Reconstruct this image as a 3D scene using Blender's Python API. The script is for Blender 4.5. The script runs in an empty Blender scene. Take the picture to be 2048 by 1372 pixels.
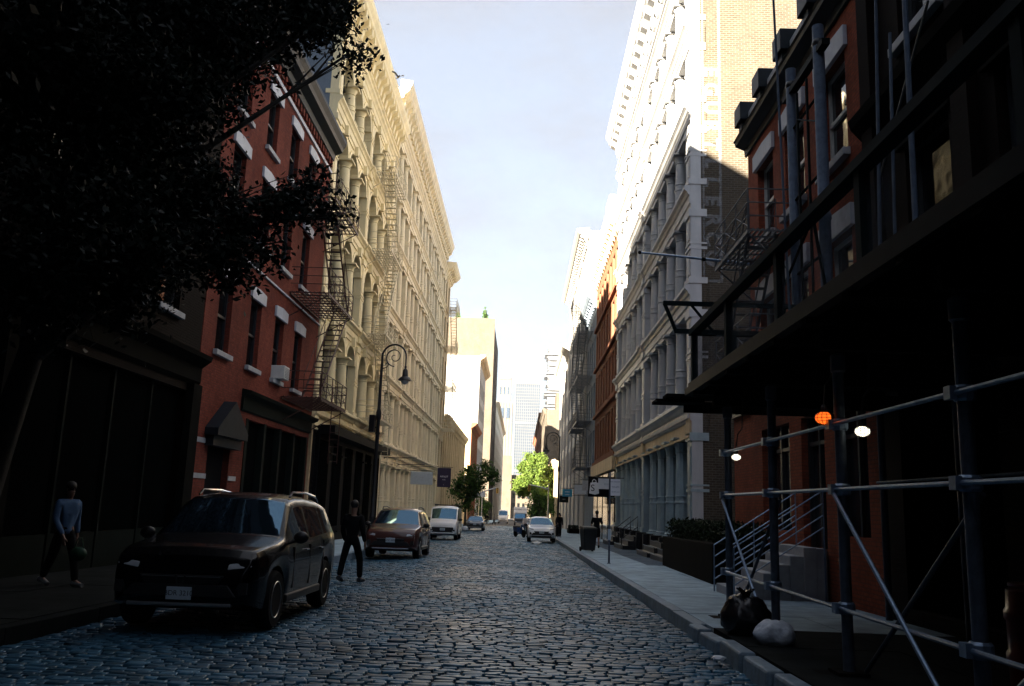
import bpy, bmesh, math, random
import numpy as np
from mathutils import Vector, Matrix
random.seed(7)
RNG = np.random.default_rng(7)
scene = bpy.context.scene
COL = scene.collection
R = math.radians

# ------------------------------------------------------------------ camera
SLOPE = 0.0125                      # the street falls gently away from the camera
def gz(y): return -SLOPE * y        # road level at distance y
cam_d = bpy.data.cameras.new("camera"); cam = bpy.data.objects.new("camera", cam_d); COL.objects.link(cam)
cam_d.sensor_width = 36.0; cam_d.lens = 36.0 * 1700.0 / 2048.0
cam_d.clip_start = 0.1; cam_d.clip_end = 6000
_p, _r, _y = R(10.8), R(2.0), R(0.9)
fwd = Vector((-math.sin(_y) * math.cos(_p), math.cos(_y) * math.cos(_p), math.sin(_p)))
rgt = Vector((math.cos(_y), math.sin(_y), 0)); upv = rgt.cross(fwd)
r2 = rgt * math.cos(_r) + upv * math.sin(_r); u2 = -rgt * math.sin(_r) + upv * math.cos(_r)
mw = Matrix((r2, u2, -fwd)).transposed().to_4x4(); mw.translation = Vector((0, 0, 1.55))
cam.matrix_world = mw
scene.camera = cam

# ------------------------------------------------------------------ light
SUN_EL = 16.5
SUN_AZ = 211.0                      # clockwise from +Y: behind the camera, to the left
world = bpy.data.worlds.new("World"); scene.world = world; world.use_nodes = True
wn = world.node_tree; wn.nodes.clear()
sky = wn.nodes.new("ShaderNodeTexSky"); sky.sky_type = 'NISHITA'; sky.sun_disc = False
sky.sun_elevation = R(SUN_EL); sky.sun_rotation = R(SUN_AZ)
sky.air_density = 1.0; sky.dust_density = 0.2; sky.ozone_density = 1.5
bg = wn.nodes.new("ShaderNodeBackground"); bg.inputs[1].default_value = 0.05
# thin wisps of high cloud
tc = wn.nodes.new("ShaderNodeTexCoord"); mp = wn.nodes.new("ShaderNodeMapping")
mp.inputs['Scale'].default_value = (2.0, 1.2, 5.0); mp.inputs['Rotation'].default_value = (0.3, 0.5, 0.4)
nz = wn.nodes.new("ShaderNodeTexNoise"); nz.inputs['Scale'].default_value = 2.2; nz.inputs['Detail'].default_value = 8; nz.inputs['Roughness'].default_value = 0.62
rp = wn.nodes.new("ShaderNodeValToRGB"); rp.color_ramp.elements[0].position = 0.42; rp.color_ramp.elements[1].position = 0.78
rp.color_ramp.elements[0].color = (.82, .82, .82, 1); rp.color_ramp.elements[1].color = (1, 1, 1, 1)
mx = wn.nodes.new("ShaderNodeMix"); mx.data_type = 'RGBA'; mx.inputs[7].default_value = (.95, .99, 1.12, 1)
wo = wn.nodes.new("ShaderNodeOutputWorld")
L = wn.links.new
L(tc.outputs['Generated'], mp.inputs[0]); L(mp.outputs[0], nz.inputs['Vector']); L(nz.outputs[0], rp.inputs[0])
L(rp.outputs[0], mx.inputs[0]); L(sky.outputs[0], mx.inputs[6]); L(mx.outputs[2], bg.inputs[0]); L(bg.outputs[0], wo.inputs[0])
sun_d = bpy.data.lights.new("sun", 'SUN'); sun_d.energy = 5.0; sun_d.angle = R(0.5); sun_d.color = (1.0, 0.88, 0.70)
sun = bpy.data.objects.new("sun", sun_d); COL.objects.link(sun)
_a, _e = R(SUN_AZ), R(SUN_EL)
sdir = Vector((math.sin(_a) * math.cos(_e), math.cos(_a) * math.cos(_e), math.sin(_e)))
sun.rotation_euler = (-sdir).to_track_quat('-Z', 'Y').to_euler(); sun.location = (0, 0, 60)
scene.view_settings.view_transform = 'Standard'; scene.view_settings.look = 'None'
scene.view_settings.exposure = 3.6; scene.view_settings.gamma = 1.0
scene.view_settings.use_curve_mapping = False
scene.render.engine = 'CYCLES'
scene.cycles.max_bounces = 8; scene.cycles.diffuse_bounces = 5; scene.cycles.glossy_bounces = 4
scene.cycles.use_denoising = True; scene.cycles.sample_clamp_indirect = 6

# ------------------------------------------------------------------ materials
def _nt(name):
    m = bpy.data.materials.new(name); m.use_nodes = True
    nt = m.node_tree; nt.nodes.clear()
    out = nt.nodes.new("ShaderNodeOutputMaterial"); b = nt.nodes.new("ShaderNodeBsdfPrincipled")
    nt.links.new(b.outputs[0], out.inputs[0])
    return m, nt, b, out
def _pos(nt): return nt.nodes.new("ShaderNodeNewGeometry").outputs['Position']
def _noise(nt, vec, scale, detail=6, rough=.6, stretch=None):
    if stretch:
        mp = nt.nodes.new("ShaderNodeMapping"); mp.inputs['Scale'].default_value = stretch
        nt.links.new(vec, mp.inputs[0]); vec = mp.outputs[0]
    n = nt.nodes.new("ShaderNodeTexNoise"); n.inputs['Scale'].default_value = scale
    n.inputs['Detail'].default_value = detail; n.inputs['Roughness'].default_value = rough
    nt.links.new(vec, n.inputs['Vector']); return n.outputs[0]
def _ramp(nt, fac, p0, c0, p1, c1):
    r = nt.nodes.new("ShaderNodeValToRGB"); e = r.color_ramp.elements
    e[0].position, e[0].color = p0, (*c0, 1); e[1].position, e[1].color = p1, (*c1, 1)
    nt.links.new(fac, r.inputs[0]); return r.outputs[0]
def _mul(nt, a, b, f=1.0, mode='MULTIPLY'):
    m = nt.nodes.new("ShaderNodeMix"); m.data_type = 'RGBA'; m.blend_type = mode; m.inputs[0].default_value = f
    for s, i in ((a, 6), (b, 7)):
        if isinstance(s, tuple): m.inputs[i].default_value = (*s, 1)
        else: nt.links.new(s, m.inputs[i])
    return m.outputs[2]
def _bump(nt, b, h, strength, dist):
    n = nt.nodes.new("ShaderNodeBump"); n.inputs['Strength'].default_value = strength; n.inputs['Distance'].default_value = dist
    nt.links.new(h, n.inputs['Height']); nt.links.new(n.outputs[0], b.inputs['Normal'])
def mat(name, col, rough=.6, var=.18, scale=4.0, bump=0.0, metal=0.0, spec=.5, stain=0.0, coat=0.0, ior=1.45, streak=None):
    m, nt, b, _ = _nt(name)
    b.inputs['Roughness'].default_value = rough; b.inputs['Metallic'].default_value = metal
    b.inputs['Specular IOR Level'].default_value = spec; b.inputs['IOR'].default_value = ior
    b.inputs['Coat Weight'].default_value = coat; b.inputs['Coat Roughness'].default_value = .04
    p = _pos(nt)
    n = _noise(nt, p, scale)
    c = _ramp(nt, n, .25, tuple(x * (1 - var) for x in col), .75, tuple(min(1, x * (1 + var)) for x in col))
    if stain:
        s = _noise(nt, p, .9, 8, .7, (1, 1, .18))
        c = _mul(nt, c, _ramp(nt, s, .35, (1 - stain,) * 3, .62, (1, 1, 1)))
    nt.links.new(c, b.inputs['Base Color'])
    if bump: _bump(nt, b, _noise(nt, p, scale * 4, 5), bump, .02)
    return m
def brick(name, c1, c2, mortar, bw=.21, bh=.072, ms=.011, rough=.85, stain=.3, bump=.5, patch=.25):
    m, nt, b, _ = _nt(name); b.inputs['Roughness'].default_value = rough; b.inputs['Specular IOR Level'].default_value = .08
    g = nt.nodes.new("ShaderNodeNewGeometry")
    sp = nt.nodes.new("ShaderNodeSeparateXYZ"); nt.links.new(g.outputs['Position'], sp.inputs[0])
    sn = nt.nodes.new("ShaderNodeSeparateXYZ"); nt.links.new(g.outputs['True Normal'], sn.inputs[0])
    def mth(op, a, bb=None):
        k = nt.nodes.new("ShaderNodeMath"); k.operation = op
        for i, s in enumerate((a, bb)):
            if s is None: continue
            if isinstance(s, (int, float)): k.inputs[i].default_value = s
            else: nt.links.new(s, k.inputs[i])
        return k.outputs[0]
    ax = mth('GREATER_THAN', mth('ABSOLUTE', sn.outputs[0]), .6)
    u = mth('ADD', mth('MULTIPLY', sp.outputs[1], ax), mth('MULTIPLY', sp.outputs[0], mth('SUBTRACT', 1.0, ax)))
    cb = nt.nodes.new("ShaderNodeCombineXYZ"); nt.links.new(u, cb.inputs[0]); nt.links.new(sp.outputs[2], cb.inputs[1])
    t = nt.nodes.new("ShaderNodeTexBrick"); t.inputs['Scale'].default_value = 1.0
    t.inputs['Brick Width'].default_value = bw; t.inputs['Row Height'].default_value = bh; t.inputs['Mortar Size'].default_value = ms
    t.inputs['Color1'].default_value = (*c1, 1); t.inputs['Color2'].default_value = (*c2, 1); t.inputs['Mortar'].default_value = (*mortar, 1)
    nt.links.new(cb.outputs[0], t.inputs['Vector'])
    s = _noise(nt, g.outputs['Position'], .5, 8, .7, (1, 1, .4))
    c = _mul(nt, t.outputs[0], _ramp(nt, s, .3, (1 - stain,) * 3, .65, (1.0, 1.0, 1.0)))
    s2 = _noise(nt, g.outputs['Position'], 9, 4, .7)
    c = _mul(nt, c, _ramp(nt, s2, .3, (1 - patch,) * 3, .7, (1.0, 1.0, 1.0)))
    nt.links.new(c, b.inputs['Base Color'])
    _bump(nt, b, mth('SUBTRACT', mth('MULTIPLY', s2, .35), t.outputs[1]), bump, .01)
    return m
def glass(name, col=(.02, .025, .03), rough=.04, ior=1.5, wav=.15):
    m, nt, b, _ = _nt(name)
    b.inputs['Roughness'].default_value = rough; b.inputs['IOR'].default_value = ior
    p = _pos(nt); n = _noise(nt, p, 1.3, 2)
    c = _ramp(nt, n, .3, tuple(x * .6 for x in col), .7, tuple(x * 1.4 for x in col))
    nt.links.new(c, b.inputs['Base Color'])
    if wav: _bump(nt, b, _noise(nt, p, 1.1, 2), wav, .05)
    return m
def emit(name, col, s):
    m, nt, b, _ = _nt(name); b.inputs['Base Color'].default_value = (*[min(1, c) for c in col], 1)
    b.inputs['Emission Color'].default_value = (*col, 1); b.inputs['Emission Strength'].default_value = s
    return m
def leafmat(name, c0, c1, trans=.35, rough=.5):
    m, nt, b, out = _nt(name)
    g = nt.nodes.new("ShaderNodeNewGeometry")
    c = _ramp(nt, g.outputs['Random Per Island'], .0, c0, 1.0, c1)
    n = _noise(nt, g.outputs['Position'], 1.4, 3)
    c = _mul(nt, c, _ramp(nt, n, .3, (.65, .65, .65), .7, (1.15, 1.15, 1.05)))
    nt.links.new(c, b.inputs['Base Color']); b.inputs['Roughness'].default_value = rough; b.inputs['Specular IOR Level'].default_value = .1
    t = nt.nodes.new("ShaderNodeBsdfTranslucent"); nt.links.new(c, t.inputs[0])
    s = nt.nodes.new("ShaderNodeMixShader"); s.inputs[0].default_value = trans
    nt.links.new(b.outputs[0], s.inputs[1]); nt.links.new(t.outputs[0], s.inputs[2]); nt.links.new(s.outputs[0], out.inputs[0])
    return m
def cobble_mat():
    m, nt, b, _ = _nt("granite_cobble")
    g = nt.nodes.new("ShaderNodeNewGeometry")
    c = _ramp(nt, g.outputs['Random Per Island'], .0, (.008, .036, .06), 1.0, (.055, .16, .25))  # stones coloured blue to stand in for blue skylight
    n = _noise(nt, g.outputs['Position'], 22, 5, .7)
    c = _mul(nt, c, _ramp(nt, n, .3, (.6, .6, .6), .72, (1.2, 1.2, 1.2)))
    n2 = _noise(nt, g.outputs['Position'], .45, 5, .6)
    c = _mul(nt, c, _ramp(nt, n2, .35, (.55, .55, .58), .62, (1.15, 1.15, 1.15)))
    nt.links.new(c, b.inputs['Base Color'])
    nt.links.new(_ramp(nt, n2, .3, (.30, .30, .30), .7, (.5, .5, .5)), b.inputs['Roughness'])
    b.inputs['Specular IOR Level'].default_value = .4; b.inputs['Specular Tint'].default_value = (.62, .84, 1.0, 1)  # blue sheen put into the specular tint
    _bump(nt, b, n, .35, .012)
    return m
M = dict(
    cobble=cobble_mat(),
    joint=mat("joint_dirt", (.018, .018, .018), .95, .4, 9),
    ground=mat("city_ground", (.10, .10, .10), .9, .3, .2),
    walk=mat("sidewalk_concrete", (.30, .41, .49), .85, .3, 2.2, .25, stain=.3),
    walk_dark=mat("shaded_sidewalk", (.016, .018, .018), .85, .35, 2.0, .25, stain=.3, spec=.02),  # sidewalk colour darkened to carry the shade on the near pavements
    dark_slab=mat("dark_strip_slab", (.035, .065, .10), .6, .35, 3.5, .4, spec=.2),  # darker slabs along the white building's front
    kerb=mat("granite_kerb", (.17, .24, .30), .6, .35, 7, .5, stain=.35),
    cream=mat("cream_paint", (.92, .78, .48), .55, .10, 1.5, .05, stain=.22),
    cream2=mat("pale_cream_paint", (.92, .80, .56), .55, .10, 1.5, .05, stain=.22),
    white=mat("white_iron_paint", (.50, .50, .50), .5, .10, 1.3, .05, stain=.25),
    grey=mat("grey_iron_paint", (.34, .43, .46), .5, .18, 2.0, .08, stain=.3),
    tan=mat("tan_frieze_paint", (.55, .42, .25), .6, .2, 3, .1, stain=.25),
    yellow=mat("yellow_stone", (.66, .52, .31), .7, .12, 2, .1, stain=.2),
    bright=mat("white_stucco", (.34, .33, .31), .8, .06, 2, .05, stain=.08),
    tanbrick=brick("buff_brick", (.098, .076, .052), (.066, .051, .036), (.125, .114, .096), .23, .085, .014),
    farbrick=brick("far_tan_brick", (.125, .103, .078), (.10, .082, .06), (.12, .102, .085), .5, .2, .03),
    redbrick=brick("red_painted_brick", (.30, .07, .044), (.22, .048, .031), (.19, .062, .048), stain=.5, bump=.45, patch=.4),
    redbrick2=brick("brown_red_brick", (.46, .115, .06), (.36, .085, .044), (.26, .09, .06), stain=.5, patch=.4, bump=.4),
    farred=brick("far_red_brick", (.30, .11, .06), (.25, .088, .048), (.24, .125, .08), stain=.2),
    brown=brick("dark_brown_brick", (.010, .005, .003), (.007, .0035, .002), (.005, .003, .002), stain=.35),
    darkstone=mat("shade_dark_stone", (.007, .007, .006), .8, .3, 2, .1, spec=.02),  # near-black tone carries the deep shade of the near fronts
    blackpaint=mat("black_shopfront_paint", (.008, .008, .009), .5, .3, 2, spec=.02),
    greenpaint=mat("dark_green_shopfront", (.010, .013, .011), .5, .25, 2, spec=.02),
    lintel=mat("blue_white_lintel", (.52, .54, .60), .6, .12, 4, .1, stain=.2),
    sill=mat("grey_sill", (.33, .34, .36), .7, .2, 4, .1),
    darkmetal=mat("dark_cornice_paint", (.016, .021, .026), .45, .3, 3, spec=.12),
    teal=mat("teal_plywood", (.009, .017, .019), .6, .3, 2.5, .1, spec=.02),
    ironblack=mat("black_iron", (.010, .010, .011), .4, .3, 6),
    ironred=mat("rusty_red_iron", (.06, .022, .018), .55, .35, 6),
    ironcream=mat("cream_iron", (.70, .62, .44), .5, .12, 6),
    irongrey=mat("grey_fire_escape_iron", (.10, .11, .12), .5, .25, 6),
    pipe=mat("galvanised_pipe", (.22, .30, .42), .38, .25, 12, .1, metal=.55),
    pipe_blue=mat("blue_grey_pipe", (.085, .115, .165), .6, .3, 8, .1, spec=.2),
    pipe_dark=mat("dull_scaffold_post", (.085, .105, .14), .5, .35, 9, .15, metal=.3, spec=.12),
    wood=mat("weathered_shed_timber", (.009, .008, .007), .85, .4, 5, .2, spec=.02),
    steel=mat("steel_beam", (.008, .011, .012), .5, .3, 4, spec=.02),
    net=mat("grey_debris_net", (.05, .06, .075), .9, .3, 3),
    glass=glass("window_glass", (.018, .022, .028)),
    glassd=glass("dark_window_glass", (.006, .007, .008), .06, 1.3),
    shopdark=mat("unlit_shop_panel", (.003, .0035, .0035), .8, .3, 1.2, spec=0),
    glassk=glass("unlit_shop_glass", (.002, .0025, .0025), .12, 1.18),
    curtain=mat("pale_curtain", (.34, .35, .27), .8, .3, 3),
    wframe=mat("white_sash", (.62, .62, .58), .5, .1, 5),
    dframe=mat("dark_sash", (.02, .024, .028), .45, .2, 5),
    bluegrey=mat("blue_grey_stucco", (.16, .20, .25), .85, .2, 1.5, .1, stain=.25),
    bark=mat("bark", (.018, .016, .013), .9, .4, 9, .5),
    bark2=mat("pale_bark", (.07, .055, .04), .9, .4, 9, .5),
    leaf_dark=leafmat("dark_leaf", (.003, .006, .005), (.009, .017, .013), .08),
    leaf_mid=leafmat("green_leaf", (.045, .09, .028), (.11, .20, .05), .4),
    leaf_bright=leafmat("sunlit_leaf", (.055, .10, .02), (.15, .21, .045), .35),
    hedge=leafmat("hedge_leaf", (.008, .016, .008), (.02, .035, .015), .1),
    tyre=mat("tyre_rubber", (.012, .012, .012), .8, .2, 9, spec=.12),
    rim=mat("alloy_rim", (.35, .35, .36), .3, .1, 9, metal=.8),
    blacktrim=mat("black_plastic_trim", (.012, .012, .013), .45, .2, 9),
    chrome=mat("chrome", (.55, .56, .58), .15, .05, 9, metal=1.0),
    carglass=glass("car_glass", (.006, .012, .020), .03, 2.5, 0),
    lens=glass("lamp_lens", (.35, .37, .40), .08, 1.6, 0),
    p_black=mat("black_car_paint", (.002, .002, .003), .25, .1, 2, coat=.3, spec=.2),
    p_red=mat("maroon_car_paint", (.055, .013, .009), .3, .1, 2, coat=.8, spec=.3),
    p_white=mat("white_car_paint", (.82, .83, .85), .3, .05, 2, coat=1.0),
    p_dark=mat("charcoal_car_paint", (.02, .022, .027), .28, .1, 2, coat=1.0),
    p_blue=mat("blue_vehicle_paint", (.02, .06, .17), .3, .1, 2, coat=1.0),
    plate=mat("pale_plate", (.45, .52, .58), .5, .05, 9),
    ink=mat("dark_lettering", (.01, .014, .03), .6, .1, 9),
    skin=mat("skin", (.22, .12, .085), .55, .1, 9),
    hair=mat("dark_hair", (.010, .008, .007), .6, .3, 30),
    cl_black=mat("black_cloth", (.007, .007, .008), .9, .3, 20, spec=.12),
    cl_blue=mat("pale_blue_cloth", (.05, .11, .22), .85, .15, 12),
    cl_white=mat("white_cloth", (.7, .68, .66), .85, .1, 12),
    cl_grey=mat("grey_cloth", (.05, .055, .06), .9, .2, 12),
    cl_green=mat("green_cloth_bag", (.008, .05, .022), .6, .2, 8),
    shoe=mat("pale_shoe", (.16, .17, .18), .6, .1, 9),
    bagblack=mat("black_bin_liner", (.008, .008, .010), .22, .2, 9, .3),
    bagwhite=mat("white_bin_liner", (.55, .60, .68), .35, .12, 9, .3),
    binpl=mat("black_bin_plastic", (.012, .013, .014), .5, .2, 6),
    signwhite=mat("white_sign_panel", (.75, .76, .80), .5, .06, 4),
    signblue=mat("turquoise_sign_panel", (.02, .22, .38), .5, .1, 4),
    signnavy=mat("deep_violet_banner", (.018, .012, .045), .7, .15, 6),
    bannerw=mat("pale_banner_cloth", (.42, .47, .52), .75, .12, 6),
    amber=emit("amber_lamp", (1.0, .13, .012), .16),
    bulb=emit("white_bulb", (1.0, .93, .72), .28),
    globe=mat("frosted_globe", (.55, .55, .52), .3, .05, 9),
    sig_yellow=mat("signal_yellow", (.55, .32, .02), .5, .1, 9),
    redplastic=mat("red_plastic", (.14, .014, .008), .3, .15, 6),
    paper=mat("paper", (.7, .72, .75), .8, .05, 9),
    tower_glass=glass("tower_glass", (.028, .042, .065), .12, 1.6, 0),
    tower_white=mat("tower_concrete", (.085, .088, .092), .7, .06, .1),
    tower_stone=mat("tower_limestone", (.10, .085, .07), .8, .08, .1),
    tower_rib=mat("tower_rib", (.055, .06, .068), .6, .06, .1),
    copper=mat("terracotta_roof_block", (.42, .24, .16), .8, .15, 2),
)
M['carglass'].node_tree.nodes['Principled BSDF'].inputs['Specular Tint'].default_value = (.35, .70, 1.0, 1)   # blue sky reflection put into the specular tint
# ------------------------------------------------------------------ geometry helpers
class MB:
    def __init__(s, T=None): s.v = []; s.f = []; s.T = T
    def add(s, vs, fs):
        o = len(s.v)
        s.v += [s.T(*p) for p in vs] if s.T else [tuple(p) for p in vs]
        s.f += [tuple(i + o for i in f) for f in fs]
    def box(s, x0, x1, y0, y1, z0, z1):
        s.add([(x0, y0, z0), (x1, y0, z0), (x1, y1, z0), (x0, y1, z0), (x0, y0, z1), (x1, y0, z1), (x1, y1, z1), (x0, y1, z1)],
              [(0, 3, 2, 1), (4, 5, 6, 7), (0, 1, 5, 4), (1, 2, 6, 5), (2, 3, 7, 6), (3, 0, 4, 7)])
    def hexa(s, p): s.add(p, [(0, 3, 2, 1), (4, 5, 6, 7), (0, 1, 5, 4), (1, 2, 6, 5), (2, 3, 7, 6), (3, 0, 4, 7)])
    def quad(s, a, b, c, d): s.add([a, b, c, d], [(0, 1, 2, 3)])
    def tube(s, p, q, r, n=8, rq=None):
        s.path([p, q], [r, r if rq is None else rq], n)
    def path(s, pts, rs, n=8):
        pts = [Vector(p) for p in pts]
        if not hasattr(rs, '__len__'): rs = [rs] * len(pts)
        vs = []; prev = None
        for i, p in enumerate(pts):
            d = (pts[min(i + 1, len(pts) - 1)] - pts[max(i - 1, 0)])
            d = d.normalized() if d.length > 1e-9 else Vector((0, 0, 1))
            if prev is None:
                a = d.cross(Vector((0, 0, 1)) if abs(d.z) < .9 else Vector((1, 0, 0))).normalized()
            else:
                a = (prev - d * prev.dot(d)); a = a.normalized() if a.length > 1e-6 else d.orthogonal().normalized()
            prev = a; b = d.cross(a)
            for k in range(n):
                t = 2 * math.pi * k / n
                vs.append(tuple(p + (a * math.cos(t) + b * math.sin(t)) * rs[i]))
        fs = []
        for i in range(len(pts) - 1):
            for k in range(n):
                fs.append((i * n + k, i * n + (k + 1) % n, (i + 1) * n + (k + 1) % n, (i + 1) * n + k))
        fs.append(tuple(range(n - 1, -1, -1))); fs.append(tuple(range((len(pts) - 1) * n, len(pts) * n)))
        s.add(vs, fs)
    def lathe(s, prof, o=(0, 0, 0), n=16, axis='z', flute=0):
        vs = []; 
        for r, z in prof:
            for k in range(n):
                t = 2 * math.pi * k / n; rr = r * (1 - flute * (k % 2))
                c, sn = rr * math.cos(t), rr * math.sin(t)
                if axis == 'z': vs.append((o[0] + c, o[1] + sn, o[2] + z))
                elif axis == 'x': vs.append((o[0] + z, o[1] + c, o[2] + sn))
                else: vs.append((o[0] + c, o[1] + z, o[2] + sn))
        fs = []
        for i in range(len(prof) - 1):
            for k in range(n): fs.append((i * n + k, i * n + (k + 1) % n, (i + 1) * n + (k + 1) % n, (i + 1) * n + k))
        fs.append(tuple(range(n - 1, -1, -1))); fs.append(tuple(range((len(prof) - 1) * n, len(prof) * n)))
        s.add(vs, fs)
    def ball(s, c, r, n=10, m=7, sc=(1, 1, 1)):
        vs = [(c[0], c[1], c[2] - r * sc[2])]
        for i in range(1, m):
            a = -math.pi / 2 + math.pi * i / m
            for k in range(n):
                t = 2 * math.pi * k / n
                vs.append((c[0] + r * sc[0] * math.cos(a) * math.cos(t), c[1] + r * sc[1] * math.cos(a) * math.sin(t), c[2] + r * sc[2] * math.sin(a)))
        vs.append((c[0], c[1], c[2] + r * sc[2])); fs = []
        for k in range(n):
            fs.append((0, 1 + (k + 1) % n, 1 + k)); e = len(vs) - 1; b = 1 + (m - 2) * n
            fs.append((e, b + k, b + (k + 1) % n))
        for i in range(m - 2):
            for k in range(n): fs.append((1 + i * n + k, 1 + i * n + (k + 1) % n, 1 + (i + 1) * n + (k + 1) % n, 1 + (i + 1) * n + k))
        s.add(vs, fs)
    def prism(s, poly, f0, f1):          # poly of 2-D points; f0 / f1 lift a point to the two caps
        n = len(poly); vs = [f0(*p) for p in poly] + [f1(*p) for p in poly]
        fs = [tuple(range(n - 1, -1, -1)), tuple(range(n, 2 * n))] + [(i, (i + 1) % n, n + (i + 1) % n, n + i) for i in range(n)]
        s.add(vs, fs)
    def build(s, name, m, parent=None, smooth=False, bevel=0.0, keep=False, angle=40):
        me = bpy.data.meshes.new(name); me.from_pydata(s.v, [], s.f); me.update()
        if not keep and len(s.f) < 60000:
            bm = bmesh.new(); bm.from_mesh(me); bmesh.ops.recalc_face_normals(bm, faces=bm.faces); bm.to_mesh(me); bm.free()
        me.materials.append(M[m] if isinstance(m, str) else m)
        o = bpy.data.objects.new(name, me); COL.objects.link(o)
        if smooth:
            me.shade_smooth(); me.set_sharp_from_angle(angle=R(angle))
        if bevel:
            b = o.modifiers.new("bevel", 'BEVEL'); b.width = bevel; b.segments = 2; b.limit_method = 'ANGLE'
        if parent is not None: put(o, parent)
        return o
ABS = {}
def put(o, parent):
    o.parent = parent
    if parent.name in ABS: o.matrix_parent_inverse = Matrix.Translation(-ABS[parent.name])   # parts drawn in world coordinates
def thing(name, label, cat, loc=(0, 0, 0), rz=0, group=None, world_parts=True):
    o = bpy.data.objects.new(name, None); COL.objects.link(o)
    o.location = loc; o.rotation_euler = (0, 0, rz); o.empty_display_size = .3
    if world_parts: ABS[o.name] = Vector(loc)
    return tag(o, label, cat, group)
def tag(o, label, cat, group=None):
    o['label'] = label; o['category'] = cat
    if group: o['group'] = group
    return o
def structure(o): o['kind'] = 'structure'; return o
def again(src, parent, loc):             # another copy of a part (and of its own pieces)
    c = src.copy(); COL.objects.link(c); c.parent = parent; c.matrix_parent_inverse = src.matrix_parent_inverse.copy(); c.location = loc
    for ch in src.children:
        d = ch.copy(); COL.objects.link(d); d.parent = c
    return c
def text_obj(body, size, name, m, mtx, parent=None, depth=.004, align='CENTER', bold=0.0):
    cu = bpy.data.curves.new("t", 'FONT'); cu.body = body; cu.size = size; cu.extrude = depth; cu.offset = bold; cu.align_x = align; cu.align_y = 'CENTER'
    to = bpy.data.objects.new("t", cu); COL.objects.link(to)
    dg = bpy.context.evaluated_depsgraph_get(); dg.update()
    me = bpy.data.meshes.new_from_object(to.evaluated_get(dg)); me.name = name
    bpy.data.objects.remove(to); bpy.data.curves.remove(cu)
    me.transform(mtx); me.materials.clear(); me.materials.append(M[m] if isinstance(m, str) else m)
    o = bpy.data.objects.new(name, me); COL.objects.link(o)
    if parent is not None: put(o, parent)
    return o
def facing_cam(x, y, z, tilt=0):         # text in the XZ plane, read from -Y
    return Matrix.Translation((x, y, z)) @ Matrix.Rotation(R(90), 4, 'X') @ Matrix.Rotation(tilt, 4, 'Z')

XR, XL = 6.0, -9.1                       # the two street fronts
KR, KL = 2.5, -5.65                      # the two kerbs
def TR(u, w, z): return (XR - w, u, z)   # u along the street, w out from the front, z up
def TL(u, w, z): return (XL + w, u, z)

def holed(mb, u0, u1, z0, z1, holes, w1, w0):
    """front skin at w1 with openings, their reveals running back to w0"""
    us = sorted({u0, u1, *[h[0] for h in holes], *[h[1] for h in holes]})
    zs = sorted({z0, z1, *[h[2] for h in holes], *[h[3] for h in holes]})
    us = [u for u in us if u0 <= u <= u1]; zs = [z for z in zs if z0 <= z <= z1]
    for a, b in zip(us, us[1:]):
        for c, d in zip(zs, zs[1:]):
            m, n = (a + b) / 2, (c + d) / 2
            if any(h[0] < m < h[1] and h[2] < n < h[3] for h in holes): continue
            mb.quad((a, w1, c), (b, w1, c), (b, w1, d), (a, w1, d))
    for a, b, c, d in holes:
        mb.quad((a, w1, c), (a, w0, c), (a, w0, d), (a, w1, d)); mb.quad((b, w1, c), (b, w1, d), (b, w0, d), (b, w0, c))
        mb.quad((a, w1, c), (b, w1, c), (b, w0, c), (a, w0, c)); mb.quad((a, w1, d), (a, w0, d), (b, w0, d), (b, w1, d))
    for a, b in ((u0, 1), (u1, 1)):
        mb.quad((a, w1, z0), (a, w0, z0), (a, w0, z1), (a, w1, z1))
    mb.quad((u0, w1, z1), (u1, w1, z1), (u1, w0, z1), (u0, w0, z1))
def ledge(mb, u0, u1, z, prof, ret=True):
    """moulding: prof = [(w, z offset)...] from bottom to top, run along u with closed ends"""
    n = len(prof); vs = [(u0, w, z + dz) for w, dz in prof] + [(u1, w, z + dz) for w, dz in prof]
    vs += [(u0, .012, z + prof[0][1]), (u0, .012, z + prof[-1][1]), (u1, .012, z + prof[0][1]), (u1, .012, z + prof[-1][1])]
    fs = [(i, i + 1, n + i + 1, n + i) for i in range(n - 1)]
    a = 2 * n
    fs += [tuple(range(n)) + (a + 1, a), tuple(range(n, 2 * n)) + (a + 3, a + 2), (n - 1, a + 1, a + 3, 2 * n - 1), (0, n, a + 2, a)]
    mb.add(vs, fs)
LEDGE = [(.04, -.55), (.08, -.52), (.08, -.22), (.13, -.18), (.18, -.08), (.25, -.02), (.28, 0), (.28, .1), (.24, .14), (.04, .2)]
SMALL = [(.04, -.25), (.14, -.18), (.16, -.06), (.26, 0), (.28, .08), (.03, .12)]
def dentils(mb, u0, u1, z, step, wd, ht, w0, w1):
    n = int((u1 - u0) / step)
    for i in range(n):
        u = u0 + (i + .5) * (u1 - u0) / n; mb.box(u - wd / 2, u + wd / 2, w0, w1, z, z + ht)
def modillions(mb, u0, u1, z, n, wd, ht, w1):
    for i in range(n):
        u = u0 + (i + .5) * (u1 - u0) / n
        mb.prism([(0, 0), (.25, -.05), (w1 * .55, ht * .45), (w1, ht * .62), (w1, ht), (0, ht)], lambda w, q: (u - wd / 2, w, z + q), lambda w, q: (u + wd / 2, w, z + q))
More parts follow.
